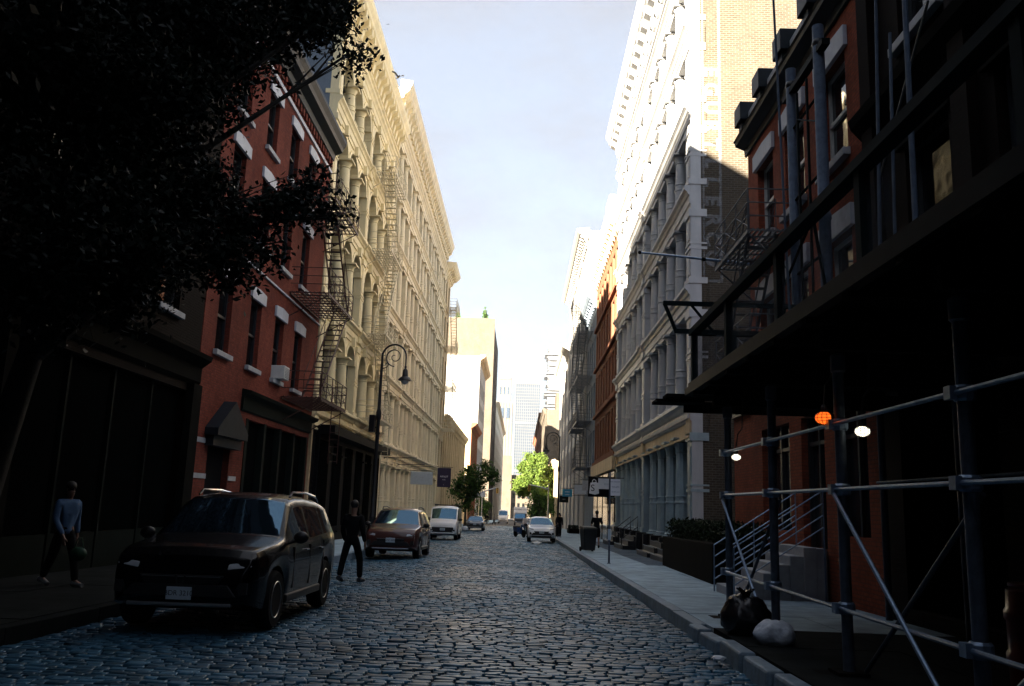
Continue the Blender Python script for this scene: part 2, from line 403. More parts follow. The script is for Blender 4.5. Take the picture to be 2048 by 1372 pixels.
def column_prof(h, r, cap=.32, band=True):
    p = [(r * 1.35, 0), (r * 1.35, .06), (r * 1.15, .08), (r * 1.25, .13), (r * 1.02, .18)]
    if band:
        b = h * .36
        p += [(r * 1.0, b - .05), (r * 1.12, b - .03), (r * 1.12, b + .03), (r * .98, b + .05), (r * .98, b + .2), (r * 1.08, b + .22), (r * 1.08, b + .26), (r * .96, b + .28)]
    c = h - cap
    p += [(r * .86, c - .05), (r * 1.0, c - .03), (r * 1.0, c), (r * .88, c + .02), (r * 1.0, c + cap * .4), (r * 1.25, c + cap * .65), (r * 1.05, c + cap * .7), (r * 1.4, h - .06), (r * 1.45, h)]
    return p
def win_unit(T, u, z, wd, ht, root, gm, fm, w=-.40, bars=1, fw=.06, name='window'):
    """one window: pane with its sash as a piece of it"""
    g = MB(T); g.box(u - wd / 2, u + wd / 2, w - .03, w, z, z + ht); go = g.build(name, gm, root)
    f = MB(T)
    f.box(u - wd / 2, u - wd / 2 + fw, w + .003, w + .06, z, z + ht); f.box(u + wd / 2 - fw, u + wd / 2, w + .003, w + .06, z, z + ht)
    f.box(u - wd / 2 + fw, u + wd / 2 - fw, w + .003, w + .055, z, z + fw); f.box(u - wd / 2 + fw, u + wd / 2 - fw, w + .003, w + .055, z + ht - fw, z + ht)
    for i in range(bars):
        zz = z + ht * (i + 1) / (bars + 1); f.box(u - wd / 2 + fw, u + wd / 2 - fw, w + .003, w + .065, zz - .04, zz + .04)
    fo = f.build('sash', fm); fo.parent = go
    return go
def put_win(proto, u0, z0, u, z, root):
    return again(proto, root, proto.location + Vector((0, u - u0, z - z0)))
# ------------------------------------------------------------------ ground, road, pavements
def sheet(name, x0, x1, ys, dz, m, thick=0.0):
    mb = MB()
    for a, b in zip(ys, ys[1:]):
        if thick: mb.hexa([(x0, a, gz(a) + dz - thick), (x1, a, gz(a) + dz - thick), (x1, b, gz(b) + dz - thick), (x0, b, gz(b) + dz - thick),
                           (x0, a, gz(a) + dz), (x1, a, gz(a) + dz), (x1, b, gz(b) + dz), (x0, b, gz(b) + dz)])
        else: mb.quad((x0, a, gz(a) + dz), (x1, a, gz(a) + dz), (x1, b, gz(b) + dz), (x0, b, gz(b) + dz))
    return structure(mb.build(name, m, keep=True))
sheet("ground", -1500, 1500, [-60, 4000], -.10, "ground")
bed = MB()
for i in range(10):
    a, b = KL - .02 + (KR - KL + .04) * i / 10, KL - .02 + (KR - KL + .04) * (i + 1) / 10
    ca, cb = (.05 * (1 - ((q - (KL + KR) / 2) / 4.1) ** 2) - .078 for q in (a, b))
    bed.quad((a, -30, gz(-30) + ca), (b, -30, gz(-30) + cb), (b, 136, gz(136) + cb), (a, 136, gz(136) + ca))
structure(bed.build("road_bed", "joint", keep=True))
sheet("cross_street_road", -200, 200, [136, 149], -.02, "ground")
sheet("far_road", KL, KR, [149, 700], -.02, "ground")

def cobbles():
    V = []; y = 3.0; rows = []
    while y < 135.5:
        d = .102 + RNG.uniform(-.010, .014) if y < 60 else (.16 if y < 95 else .3)
        x = KL - RNG.uniform(0, .25)
        while x < KR:
            w = RNG.uniform(.13, .25) if y < 60 else (.27 if y < 95 else .45)
            a, b = max(x, KL), min(x + w, KR)
            if b - a > .06: rows.append((a, b, y, y + d))
            x += w
        y += d
    n = len(rows); r = np.array(rows); g = .009
    x0, x1, y0, y1 = r[:, 0] + g * RNG.uniform(.5, 1.5, n), r[:, 1] - g * RNG.uniform(.5, 1.5, n), r[:, 2] + g * RNG.uniform(.3, .8, n), r[:, 3] - g * RNG.uniform(.3, .8, n)
    cx, cy = (x0 + x1) / 2, (y0 + y1) / 2
    wave = .018 * np.sin(cx * 1.7 + cy * .35) * np.sin(cy * .6) + .05 * (1 - ((cx - (KL + KR) / 2) / 4.1) ** 2)
    base = -SLOPE * cy + wave - .05 + RNG.normal(0, .006, n)
    tx, ty = RNG.normal(0, .026, n), RNG.normal(0, .038, n)
    yaw = RNG.normal(0, .03, n)
    rings = []
    for inset, h, dome in ((0, -.05, 0), (.003, -.008, 0), (.009, .003, 0), (.028, .0055, 0)):
        pts = []
        for sx, sy in ((-1, -1), (1, -1), (1, 1), (-1, 1)):
            dx = sx * ((x1 - x0) / 2 - inset * np.minimum(1, (y1 - y0) / .12)) ; dy = sy * ((y1 - y0) / 2 - inset * .8)
            px, py = cx + dx - dy * yaw, cy + dy + dx * yaw
            pts.append(np.stack([px, py, base + h + (tx * dx + ty * dy if h > -.04 else 0)], 1))
        rings.append(np.stack(pts, 1))
    verts = np.concatenate(rings, 1).reshape(-1, 3)      # n x 16
    f = []
    for k in range(3):
        for i in range(4): f.append((k * 4 + i, k * 4 + (i + 1) % 4, (k + 1) * 4 + (i + 1) % 4, (k + 1) * 4 + i))
    f.append((12, 13, 14, 15))
    f = np.array(f); faces = (f[None] + (np.arange(n) * 16)[:, None, None]).reshape(-1, 4)
    me = bpy.data.meshes.new("cobblestone_road"); me.vertices.add(len(verts)); me.vertices.foreach_set("co", verts.ravel())
    me.loops.add(faces.size); me.loops.foreach_set("vertex_index", faces.ravel().astype(np.int32))
    me.polygons.add(len(faces)); me.polygons.foreach_set("loop_start", np.arange(0, faces.size, 4, dtype=np.int32))
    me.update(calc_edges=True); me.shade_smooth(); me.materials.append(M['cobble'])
    o = bpy.data.objects.new("cobblestone_road", me); COL.objects.link(o); structure(o)
cobbles()

def slabs(name, x0, x1, y0, y1, m, cut=1.5, gap=.012):
    """a pavement of cast flags with open joints"""
    mb = MB(); y = y0
    nx = max(1, round((x1 - x0) / cut))
    while y < y1 - .01:
        b = min(y + cut, y1)
        for i in range(nx):
            a0, a1 = x0 + (x1 - x0) * i / nx, x0 + (x1 - x0) * (i + 1) / nx
            g = gap / 2; t = .15 + random.uniform(-.004, .004)
            mb.hexa([(a0 + g, y + g, gz(y) - .1), (a1 - g, y + g, gz(y) - .1), (a1 - g, b - g, gz(b) - .1), (a0 + g, b - g, gz(b) - .1),
                     (a0 + g, y + g, gz(y) + t), (a1 - g, y + g, gz(y) + t), (a1 - g, b - g, gz(b) + t), (a0 + g, b - g, gz(b) + t)])
        y = b
    return structure(mb.build(name, m, keep=True))
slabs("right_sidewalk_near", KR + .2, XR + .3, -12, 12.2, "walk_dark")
slabs("right_sidewalk", KR + .2, XR + .3, 12.2, 28.4, "walk", 1.8)
slabs("right_sidewalk_far", KR + .2, 4.2, 28.4, 135, "walk")
slabs("right_dark_strip", 4.2, XR + .3, 28.4, 56, "dark_slab", 1.2)
slabs("right_sidewalk_beyond", 4.2, XR + .3, 56, 135, "walk", 3)
slabs("left_sidewalk_near", XL - .3, KL - .2, -12, 21, "walk_dark")  # near stretch takes the shade-darkened colour
slabs("left_sidewalk", XL - .3, KL - .2, 21, 135, "walk", 2)
sheet("beyond_left_sidewalk", XL - 3, KL, [150, 500], .13, "walk")
sheet("beyond_right_sidewalk", KR, XR + 3, [150, 500], .13, "walk")
def kerb(name, x0, y0, y1, rough=0.0, m="kerb"):
    mb = MB(); y = y0
    while y < y1:
        Lk = random.uniform(.7, 1.1) if rough else random.uniform(1.6, 2.4); b = min(y + Lk, y1)
        dx = random.uniform(-.07, .05) if rough else 0; dz = random.uniform(-.05, .02) if rough else random.uniform(-.006, .004)
        sk = random.uniform(-.05, .05) if rough else 0
        g = .03 if rough else .005; top = .152
        x1 = x0 + .205
        mb.hexa([(x0 + dx, y + g, gz(y) - .12), (x1 + dx, y + g, gz(y) - .12), (x1 + dx + sk, b - g, gz(b) - .12), (x0 + dx + sk, b - g, gz(b) - .12),
                 (x0 + dx + .015, y + g, gz(y) + top + dz), (x1 + dx, y + g, gz(y) + top + dz), (x1 + dx + sk, b - g, gz(b) + top + dz), (x0 + dx + sk + .015, b - g, gz(b) + top + dz)])
        y = b
    return structure(mb.build(name, m, bevel=.03 if rough else .012))
kerb("right_kerb_broken", KR, 2, 12.6, 1)
kerb("right_kerb", KR, 12.6, 135)
kerb("left_kerb_near", KL - .205, 2, 17, 0, "walk_dark")  # shade on this length of kerb is put into its colour
kerb("left_kerb", KL - .205, 17, 135)

# ------------------------------------------------------------------ cast-iron fronts
def cast_iron(name, label, T, y0, y1, depth, z_ground_top, floors, roof, sections, bays, body_m, main_m, group=None, pil_w=.75,
              ground_m=None, frieze_m=None, cornice_w=1.3, corn_h=3.0, n_mod=24, base=.55, near_pier=.55, arch=False, glass_m='glass', rr=.24):
    x = T(0, 0, 0)[0]; root = thing(name, label, "building", (x, (y0 + y1) / 2, gz((y0 + y1) / 2)), group=group)
    D = -.55                                           # back plane of the front
    b = MB(T); b.box(y0, y1, -depth, D, gz(y1) - 1, roof - .4)
    if near_pier: b.box(y0 - .012, y0 + .4, D, -.341, gz(y1) - 1, roof - 1.3)
    b.build("wall", body_m, root)
    pw = pil_w; sec = (y1 - y0 - pw) / sections
    edges = [y0 + pw / 2 + i * sec for i in range(sections + 1)]
    bw = (sec - pw) / bays
    tops = [z_ground_top] + floors                     # entablature tops of each storey; last = underside of the cornice
    e = MB(T); prev = base
    for k, zt in enumerate(tops):
        last = k == len(tops) - 1
        h = zt - prev; band = .75 if k else 1.0
        zb = zt - band                                 # underside of the beam
        if k: e.box(y0, y1, D - .02, .03, zb, zt - .05)
        ledge(e, y0 - .008, y1, zt, LEDGE if k else [(a * 1.25, c * 1.1) for a, c in LEDGE])
        for u in edges[1:]:                            # the ledge breaks forward over each pilaster
            if not last: ledge(e, u - pw * .52, u + pw * .52, zt + .003, [(a + .07, c) for a, c in LEDGE])
        gm = ground_m if (k == 0 and ground_m) else main_m
        # wide pilasters
        pil = None
        for u in edges:
            if pil is None:
                p = MB(T); a, c = u - pw / 2, u + pw / 2
                p.box(a, c, D, .06, prev, zb); p.box(a - .05, c + .05, D, .13, prev, prev + .22); p.box(a - .05, c + .05, D, .12, zb - .3, zb - .02)
                p.box(a - .03, c + .03, D, .10, prev + h * .36, prev + h * .36 + .1); p.box(a - .03, c + .03, D, .10, prev + h * .36 + .2, prev + h * .36 + .26)
                p.box(a + .15, c - .15, D, .085, prev + h * .36 + .4, zb - .5); p.box(a + .15, c - .15, D, .085, prev + .35, prev + h * .36 - .12)
                pil = p.build("pilaster", gm, root); u00 = u
            else: again(pil, root, pil.location + Vector((0, u - u00, 0)))
        col = win = None
        for s in range(sections):
            us = edges[s] + pw / 2
            for i in range(bays):
                u = us + (i + .5) * bw
                if win is None:
                    sill = .55 if k else .75
                    if arch: win = win_unit(T, u, prev + .3, bw - .1, zb - prev - .3, root, glass_m, 'dframe' if arch else 'wframe', -.42)
                    else: win = win_unit(T, u, prev + .1, bw - .06, zb - prev - .1, root, glass_m, main_m if k else gm, -.42, name='window' if k else 'shop_window')
                    uw = u
                else: put_win(win, uw, 0, u, 0, root)
                if i < bays - 1:
                    uc = us + (i + 1) * bw
                    if col is None:
                        c = MB(T); r = rr if k else rr * 1.08
                        hh = zb - prev - (0 if not arch else bw * .42)
                        c.lathe(column_prof(hh, r, .55 if k == 0 else .34), (uc, -.16, prev), 14 if not (k == 0) else 20, flute=.10 if k == 0 else 0)
                        c.box(uc - r * 1.4, uc + r * 1.4, -.16 - r * 1.4, -.16 + r * 1.4, prev - .001, prev + .055); c.box(uc - r * 1.5, uc + r * 1.5, -.16 - r * 1.5, -.16 + r * 1.5, prev + hh - .07, prev + hh + .002)
                        c.box(uc - r * .62, uc + r * .62, D, -.2, prev, prev + hh - .02)
                        col = c.build("column", gm, root, smooth=True); u0c = uc
                    else: again(col, root, col.location + Vector((0, uc - u0c, 0)))
            if arch and k:
                a = MB(T)
                for i in range(bays):
                    ua = us + i * bw; ub = ua + bw; zs = zb - bw * .42; n = 10; rad = bw / 2 - .2; cz = zs - .04
                    for q in range(n):
                        t0, t1 = math.pi * q / n, math.pi * (q + 1) / n; uc = (ua + ub) / 2
                        P = lambda t, rr_, w: (uc - rr_ * math.cos(t), w, cz + rr_ * .85 * math.sin(t))
                        a.hexa([P(t0, rad, D + .1), P(t1, rad, D + .1), P(t1, rad, .04), P(t0, rad, .04), P(t0, rad + .2, D + .1), P(t1, rad + .2, D + .1), P(t1, rad + .2, .04), P(t0, rad + .2, .04)])
                        m0, m1 = P(t0, rad + .195, 0), P(t1, rad + .195, 0)
                        a.hexa([(m0[0], D + .1, m0[2]), (m1[0], D + .1, m1[2]), (m1[0], -.02, m1[2]), (m0[0], -.02, m0[2]), (m0[0], D + .1, zb + .1), (m1[0], D + .1, zb + .1), (m1[0], -.02, zb + .1), (m0[0], -.02, zb + .1)])
                    a.prism([(-.12, -.05), (.12, -.05), (.17, .42), (-.17, .42)], lambda p_, q_: ((ua + ub) / 2 + p_, -.1, cz + rad * .85 + q_), lambda p_, q_: ((ua + ub) / 2 + p_ * .9, .22, cz + rad * .85 + q_))
                a.build("arch", main_m, root)
        prev = zt + .2
    e.build("entablature", main_m, root)
    # frieze over the shops
    f = MB(T); f.box(y0, y1, D - .02, .02, z_ground_top - 1.15, z_ground_top - .3)
    for u in edges: f.box(u - pw * .45, u + pw * .45, .021, .12, z_ground_top - 1.1, z_ground_top - .35)
    f.box(y0, y1, .02, .16, z_ground_top - 1.2, z_ground_top - 1.12)
    f.build("frieze", frieze_m or main_m, root)
    d = MB(T); dentils(d, y0, y1, z_ground_top - .52, .2, .11, .16, .02, .2); d.build("dentil_band", main_m, root)
    # great cornice
    c = MB(T); zt = tops[-1] + .2
    c.box(y0, y1, D, .05, zt - .1, roof - .5)
    ch = roof - zt
    ledge(c, y0 - .1, y1, roof - .55, [(.1, -.75), (.25, -.72), (.28, -.5), (cornice_w * .8, -.18), (cornice_w * .84, .0), (cornice_w, .2), (cornice_w * 1.02, .5), (.05, .62)])
    modillions(c, y0 + .1, y1 - .1, roof - .55 - 1.25, n_mod, (y1 - y0) / n_mod * .42, 1.08, cornice_w * .74)
    ledge(c, y0, y1, zt + .35, SMALL)
    c.build("cornice", main_m, root)
    # plinth with the iron steps
    if base > .2:
        s = MB(T)
        s.box(y0, y1, D, .1, gz(y1) - .2, base - .02)
        s.build("plinth", 'blackpaint', root)
    if near_pier:
        p = MB(T); p.box(y0 - .02, y0 + near_pier, -.34, .04, gz(y0) - .2, roof - 1.2); p.build("corner_pier", main_m, root)
    return root, edges

wr, wr_edges = cast_iron("iron_front_building", "white cast-iron building with bare buff brick side wall and sunlit upper floors", TR, 30, 54, 17, 5.3,
    [9.5, 13.3, 16.6, 20.0, 23.3], 26.4, 2, 5, 'tanbrick', 'white', ground_m='grey', frieze_m='tan', n_mod=20, base=.5, cornice_w=.95)
w1, w1_edges = cast_iron("arcaded_building", "cream cast-iron building with arched windows and a zigzag fire escape, above a black shopfront", TL, 36.6, 54, 16, 5.7,
    [10.4, 15.3, 19.9, 23.8], 26.5, 2, 3, 'bluegrey', 'cream', n_mod=20, base=0, arch=True, ground_m='blackpaint', glass_m='glassd', rr=.3, cornice_w=.85)
w2, w2_edges = cast_iron("colonnaded_building", "long pale cream building with rows of close-set columns and a bracketed cornice", TL, 54.05, 92, 16, 5.1,
    [9.5, 14.1, 18.9, 22.9, 26.6], 30.0, 5, 3, 'bluegrey', 'cream2', n_mod=38, base=.1, cornice_w=.8, near_pier=.5, rr=.26, glass_m='glassd')

# steps and rails along the white building's iron platform
for a, b in ((30.6, 33.6), (34.4, 37.4), (42.6, 46.2), (49.5, 52.5)):
    g = gz(b) + .15; pl = MB(TR); nos = MB(TR)
    for i in range(3):
        h = (i + 1) * (.48 - g) / 4
        pl.box(a + .04 * i, b - .04 * i, .1 + .001 * i, .95 - .28 * i, g - .1, g + h); nos.box(a + .04 * i, b - .04 * i, .93 - .28 * i, .965 - .28 * i, g + h + .002, g + h + .03)
    po = pl.build("iron_steps", 'ironblack', wr); nos.build("step_nosing", 'chrome').parent = po
for u in np.arange(31, 54, 2.3): pl = MB(TR); pl.box(u - .12, u + .12, .09, .3, gz(u) - .1, .46); pl.build("plinth_block", 'ironblack', wr)
for u in (43.0, 45.8):
    hr = MB(TR)
    g = gz(u) + .15
    hr.path([(u, .95, g), (u, .95, g + .95), (u, .15, g + 1.6), (u, .15, .5)], .025, 6); hr.path([(u, .95, g + .5), (u, .15, g + 1.1)], .018, 6)
    hr.build("handrail", 'ironblack', wr)

# faded painted sign on the buff brick side wall: a box of stacked letters
def faded(name, col, cov):
    m, nt, b, out = _nt(name); b.inputs['Base Color'].default_value = (*col, 1); b.inputs['Roughness'].default_value = .9
    g = _pos(nt); n = _noise(nt, g, 5, 8, .75)
    t = nt.nodes.new("ShaderNodeBsdfTransparent"); s = nt.nodes.new("ShaderNodeMixShader")
    nt.links.new(_ramp(nt, n, .30, (cov * .25,) * 3, .66, (cov,) * 3), s.inputs[0]); nt.links.new(t.outputs[0], s.inputs[1]); nt.links.new(b.outputs[0], s.inputs[2])
    nt.links.new(s.outputs[0], out.inputs[0]); return m
M['faded'] = faded("faded_white_paint", (.30, .31, .32), .55)
yq = 29.98
for x0, x1, z0, z1 in ((6.40, 6.47, 9.75, 25.2), (7.02, 7.11, 9.75, 25.2), (6.47, 7.02, 9.75, 9.85)):
    ws = MB(); ws.quad((x0, yq, z0), (x1, yq, z0), (x1, yq, z1), (x0, yq, z1)); ws.build("painted_border", 'faded', wr, keep=True)
for i, chx in enumerate("EGURTLLERCO"):
    z = 18.05 - i * .74
    mt = Matrix.Translation((6.74, yq - .001, z)) @ Matrix.Rotation(R(90), 4, 'X') @ Matrix.Rotation(R(-90), 4, 'Z')
    text_obj(chx, .74, "painted_letter", 'faded', mt, wr, 0, bold=.035)
# ------------------------------------------------------------------ brick houses and the rest of the street
def brick_house(name, label, T, y0, y1, depth, roof, cols, rows, ww, wall_m, root_kw={}, lint='lintel', sash='dframe', gm='glassd', wd=-.28, shop=None, z_bottom=None, body_m=None, lint_h=.38, reveal_curtain=None):
    """cols: window centres along u; rows: (sill z, head z)"""
    root = thing(name, label, "building", (T(0, 0, 0)[0], (y0 + y1) / 2, gz((y0 + y1) / 2)), **root_kw)
    zb = gz(y1) - .5 if z_bottom is None else z_bottom
    holes = [(u - ww / 2, u + ww / 2, a, b) for u in cols for a, b in rows] + (shop or [])
    m = MB(T); holed(m, y0, y1, zb, roof, holes, 0, wd); m.box(y0 + .001, y1 - .001, -depth, wd - .04, gz(y1) - .5, roof - .05)
    m.build("wall", wall_m, root)
    w = None; li = si = None
    for r, (a, b) in enumerate(rows):
        w = None
        for u in cols:
            if w is None: w = win_unit(T, u, a, ww, b - a, root, gm, sash, wd + .06, 1, .07); uw = u
            else: put_win(w, uw, a, u, a, root)
            if li is None:
                l = MB(T); l.prism([(-ww / 2 - .18, 0), (ww / 2 + .18, 0), (ww / 2 + .18, lint_h), (0, lint_h + .06), (-ww / 2 - .18, lint_h)], lambda p, q: (u + p, .002, b + q), lambda p, q: (u + p, .09, b + q))
                li = l.build("lintel", lint, root, bevel=.01); s = MB(T); s.box(u - ww / 2 - .12, u + ww / 2 + .12, .002, .14, a - .16, a - .005); si = s.build("sill", 'sill', root, bevel=.01)
                l0 = (u, b); s0 = (u, a)
            else:
                again(li, root, li.location + Vector((0, u - l0[0], b - l0[1]))); again(si, root, si.location + Vector((0, u - s0[0], a - s0[1])))
    return root

def fire_escape(root, T, y0, y1, platforms, m, w=1.15, bottom=None, flip=0, stair_w=.62):
    """platforms: heights; a stair climbs between each pair, alternating direction"""
    first = None
    for i, z in enumerate(platforms):
        p = MB(T); r = MB(T)
        for k in range(9): p.box(y0, y1, .1 + k * (w - .1) / 8 - .02, .1 + k * (w - .1) / 8 + .02, z - .03, z)
        n = int((y1 - y0) / .45)
        for k in range(n + 1):
            u = y0 + (y1 - y0) * k / n; p.box(u - .015, u + .015, .0, w, z - .07, z - .031)
        p.box(y0, y1, w - .02, w + .02, z - .12, z - .002); p.box(y0, y1, .02, .06, z - .12, z - .07)
        for u in (y0 + .15, y1 - .15): p.path([(u, .03, z - .95), (u, w - .05, z - .12)], .022, 6)
        for k in (.3, .62, .95): r.path([(y0, .02, z + k), (y0, w, z + k), (y1, w, z + k), (y1, .02, z + k)], .018, 5)
        nn = max(2, int((y1 - y0) / .9))
        for k in range(nn + 1):
            u = y0 + (y1 - y0) * k / nn; r.tube((u, w, z), (u, w, z + .95), .018, 5)
            if k < nn:
                v = y0 + (y1 - y0) * (k + 1) / nn; r.tube((u, w, z + .04), (v, w, z + .6), .011, 4); r.tube((v, w, z + .04), (u, w, z + .6), .011, 4)
        plat = p.build("fire_escape_landing", m, root); first = first or plat
        r.build("railing", m).parent = plat
        if i + 1 < len(platforms):
            a, b = z, platforms[i + 1]
            s = MB(T); d = (i + flip) % 2
            ua, ub = (y0 + .25, y1 - .35) if d else (y1 - .25, y0 + .35)
            n = int((b - a) / .26); wa, wb = w - .12 - stair_w, w - .12
            for ww in (wa, wb):
                s.path([(ua, ww, a), (ub, ww, b)], .035, 4); s.path([(ua, ww, a + .85), (ub, ww, b + .85)], .016, 5)
                for q in (.0, .33, .66, 1): s.tube((ua + (ub - ua) * q, ww, a + (b - a) * q), (ua + (ub - ua) * q, ww, a + (b - a) * q + .85), .013, 4)
            for k in range(1, n):
                t = k / n; u = ua + (ub - ua) * t; s.box(u - .09, u + .09, wa, wb, a + (b - a) * t - .012, a + (b - a) * t + .012)
            s.build("stair", m).parent = plat
    if bottom is not None:
        s = MB(T); u = y1 - .4
        for ww in (w - .5, w - .12): s.tube((u, ww, bottom), (u, ww, platforms[0] + .9), .02, 5)
        k = bottom + .1
        while k < platforms[0]: s.tube((u, w - .5, k), (u, w - .12, k), .013, 5); k += .3
        s.build("drop_ladder", m).parent = first
    return first

# left: the red house with the rusty fire escape
lr = brick_house("red_brick_house", "red painted brick house with a rusty fire escape, pale lintels and a dark green shopfront", TL, 23.4, 36.5, 14, 17.1,
    [25.0, 27.9, 30.7, 33.4], [(5.75, 8.0), (9.9, 12.2), (13.4, 15.4)], 1.15, 'redbrick', shop=[(24.7, 26.6, -.2, 3.2), (27.9, 36.0, -.1, 4.05)])
c = MB(TL); ledge(c, 23.3, 36.6, 17.2, [(.02, -.5), (.1, -.45), (.14, -.2), (.45, -.05), (.5, .1), (.62, .3), (.62, .45), (.02, .5)]); c.build("cornice", 'darkmetal', lr)
for z0, z1 in ((16.05, 16.2), (9.0, 9.06)): c = MB(TL); c.box(23.4, 36.5, .002, .07, z0, z1); c.build("string_course", 'lintel', lr)
c = MB(TL); dentils(c, 23.4, 36.5, 16.35, .42, .2, .3, .003, .09); c.build("brick_corbel", 'redbrick', lr)
c = MB(TL); ledge(c, 27.2, 36.5, 4.85, [(.02, -.6), (.08, -.55), (.1, -.15), (.3, -.05), (.34, .05), (.02, .12)])
for u in np.linspace(28.0, 35.9, 5): c.box(u - .12, u + .12, -.2, .03, -.4, 4.06)
for a, b in zip(np.linspace(28.0, 35.9, 5), np.linspace(28.0, 35.9, 5)[1:]): c.box(a + .12, b - .12, -.24, -.1, -.4, .45)
c.build("shopfront", 'greenpaint', lr)
for i, (a, b) in enumerate(zip(np.linspace(28.0, 35.9, 5), np.linspace(28.0, 35.9, 5)[1:])):
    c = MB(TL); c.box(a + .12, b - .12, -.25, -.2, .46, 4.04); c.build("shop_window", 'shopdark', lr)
c = MB(TL); c.box(24.7, 26.6, -.26, -.2, -.4, 3.2); dd = c.build("door", 'blackpaint', lr)
c = MB(TL); c.prism([(24.3, 3.25), (27.0, 3.25), (27.0, 3.45), (25.65, 4.35), (24.3, 3.45)], lambda p, q: (p, .01, q), lambda p, q: (p, .4, q)); c.box(24.4, 26.9, .01, .25, 2.95, 3.24)
c.build("pediment", 'darkmetal', lr)
for z in (.9, 2.0, 3.0):
    for a, b in ((23.42, 24.68), (26.62, 27.3)): c = MB(TL); c.box(a, b, .002, .03, z, z + .14); c.build("stone_band", 'sill', lr)
c = MB(TL); c.box(36.3, 36.5, .0, .12, -.4, 4.7); c.build("pilaster", 'tan', lr)
fire_escape(lr, TL, 31.6, 36.2, [5.3, 9.35, 13.2], 'ironred', 1.5, 3.0, 1)
# set-back roof block, added to shade the arcaded building's side wall
c = MB(TL); c.box(29.5, 36, -13, -2.4, 17.0, 27.0); c.build("roof_shade_block", 'bluegrey', lr)
fire_escape(w1, TL, 46.2, 50.6, [6.0, 10.7, 15.6, 20.2], 'ironcream', 1.35, 3.4, 0)
# the black shopfront under the arcaded building
c = MB(TL); c.box(37.2, 53.4, -.1, .25, gz(53) - .3, 4.7); c.box(37.2, 53.4, .25, .9, 4.35, 4.75)
c.build("shopfront", 'blackpaint', w1)
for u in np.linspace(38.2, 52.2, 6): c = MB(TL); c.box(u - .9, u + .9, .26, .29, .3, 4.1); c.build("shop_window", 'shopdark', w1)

# air conditioner in the red house
ac = thing("air_conditioner", "small white air conditioner in a lower window of the red brick house", "air conditioner", (XL + .2, 30.7, 5.77))
c = MB(TL); c.box(30.38, 31.02, -.15, .42, 5.77, 6.25); c.build("casing", 'wframe', ac, bevel=.02)
c = MB(TL)
for i in range(7): c.box(30.44, 30.96, .421, .435, 5.82 + i * .055, 5.85 + i * .055)
c.build("grille", 'sill', ac)

# left near: the dark stone-and-brick block, and its neighbour behind the camera that shades the street
ld = brick_house("dark_loft_building", "dark loft building in the shade behind the big street tree", TL, 6.0, 23.35, 15, 24.6,
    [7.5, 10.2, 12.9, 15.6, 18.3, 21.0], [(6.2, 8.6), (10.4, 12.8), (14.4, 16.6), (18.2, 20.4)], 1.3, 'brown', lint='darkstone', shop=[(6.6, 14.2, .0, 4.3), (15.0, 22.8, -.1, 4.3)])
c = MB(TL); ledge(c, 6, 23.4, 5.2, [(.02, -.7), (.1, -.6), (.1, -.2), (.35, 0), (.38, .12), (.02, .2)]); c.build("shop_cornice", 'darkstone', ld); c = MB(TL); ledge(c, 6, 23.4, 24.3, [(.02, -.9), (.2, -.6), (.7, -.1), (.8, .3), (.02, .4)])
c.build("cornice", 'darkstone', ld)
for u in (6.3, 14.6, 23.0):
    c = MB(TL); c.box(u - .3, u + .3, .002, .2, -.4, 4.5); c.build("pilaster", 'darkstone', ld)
for a, b in ((6.6, 14.2), (15.0, 22.8)):
    for i in range(4):
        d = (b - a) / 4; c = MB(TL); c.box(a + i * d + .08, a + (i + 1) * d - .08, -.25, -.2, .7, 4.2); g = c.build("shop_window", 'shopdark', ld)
        f = MB(TL); f.box(a + i * d, a + i * d + .08, -.25, -.12, -.3, 4.3); f.box(a + i * d + .08, a + (i + 1) * d - .08, -.24, -.12, -.3, .68); f.build("frame", 'greenpaint').parent = g
nb = thing("corner_building", "plain dark corner building on the left nearest the camera", "building", (XL, -10, .1))
rk = thing("rear_sky_block", "unseen dark block added far behind the camera to cut sky light", "building", (0, -46, .6))  # unseen, added to darken the near street
c = MB(); c.box(-40, 30, -60, -46, 0, 25); c.build("wall", 'brown', rk)
for x in range(-20, 14, 5):
    for z in range(3, 22, 6): c = MB(); c.box(x, x + 1.6, -45.98, -45.9, z, z + 2.4); c.build("window", 'glassd', rk)
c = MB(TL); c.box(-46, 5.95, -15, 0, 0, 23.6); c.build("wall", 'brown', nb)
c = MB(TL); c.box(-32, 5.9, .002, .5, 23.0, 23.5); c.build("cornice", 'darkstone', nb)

# right: the red house above the sidewalk shed
rr = brick_house("low_red_house", "low orange-red brick house with pale slab lintels behind the scaffold pipes", TR, 14.3, 22.2, 12, 11.55,
    [15.85, 18.3, 20.6], [(4.9, 6.85), (8.4, 10.45)], 1.35, 'redbrick2', sash='wframe', gm='glass', lint_h=.42, shop=[(14.9, 16.4, 1.2, 3.6), (17.0, 18.4, .9, 3.6), (19.2, 21.4, 1.2, 3.6)])
c = MB(TR); ledge(c, 14.2, 22.3, 11.55, [(.02, -.3), (.06, -.28), (.08, -.1), (.32, 0), (.34, .1), (.38, .14), (.05, .16)])
c.build("cornice", 'darkmetal', rr)
c = MB(TR); c.box(14.3, 22.2, -.1, .12, 11.7, 12.3); c.build("parapet", 'sill', rr)
for u in np.arange(14.7, 22.3, 1.82):
    c = MB(TR); c.box(u - .32, u + .32, -.15, .34, 12.1, 12.62); c.box(u - .16, u + .16, .12, .26, 11.72, 12.1); c.build("cornice_block", 'darkmetal', rr, bevel=.02)
for u in (15.85, 18.3, 20.6):
    for a, b in ((4.9, 6.85), (8.4, 10.45)):
        c = MB(TR); k = random.uniform(.25, .55); c.box(u - .6, u + .6, -.34, -.31, a + .05, b - .1); c.build("curtain", 'curtain', rr)
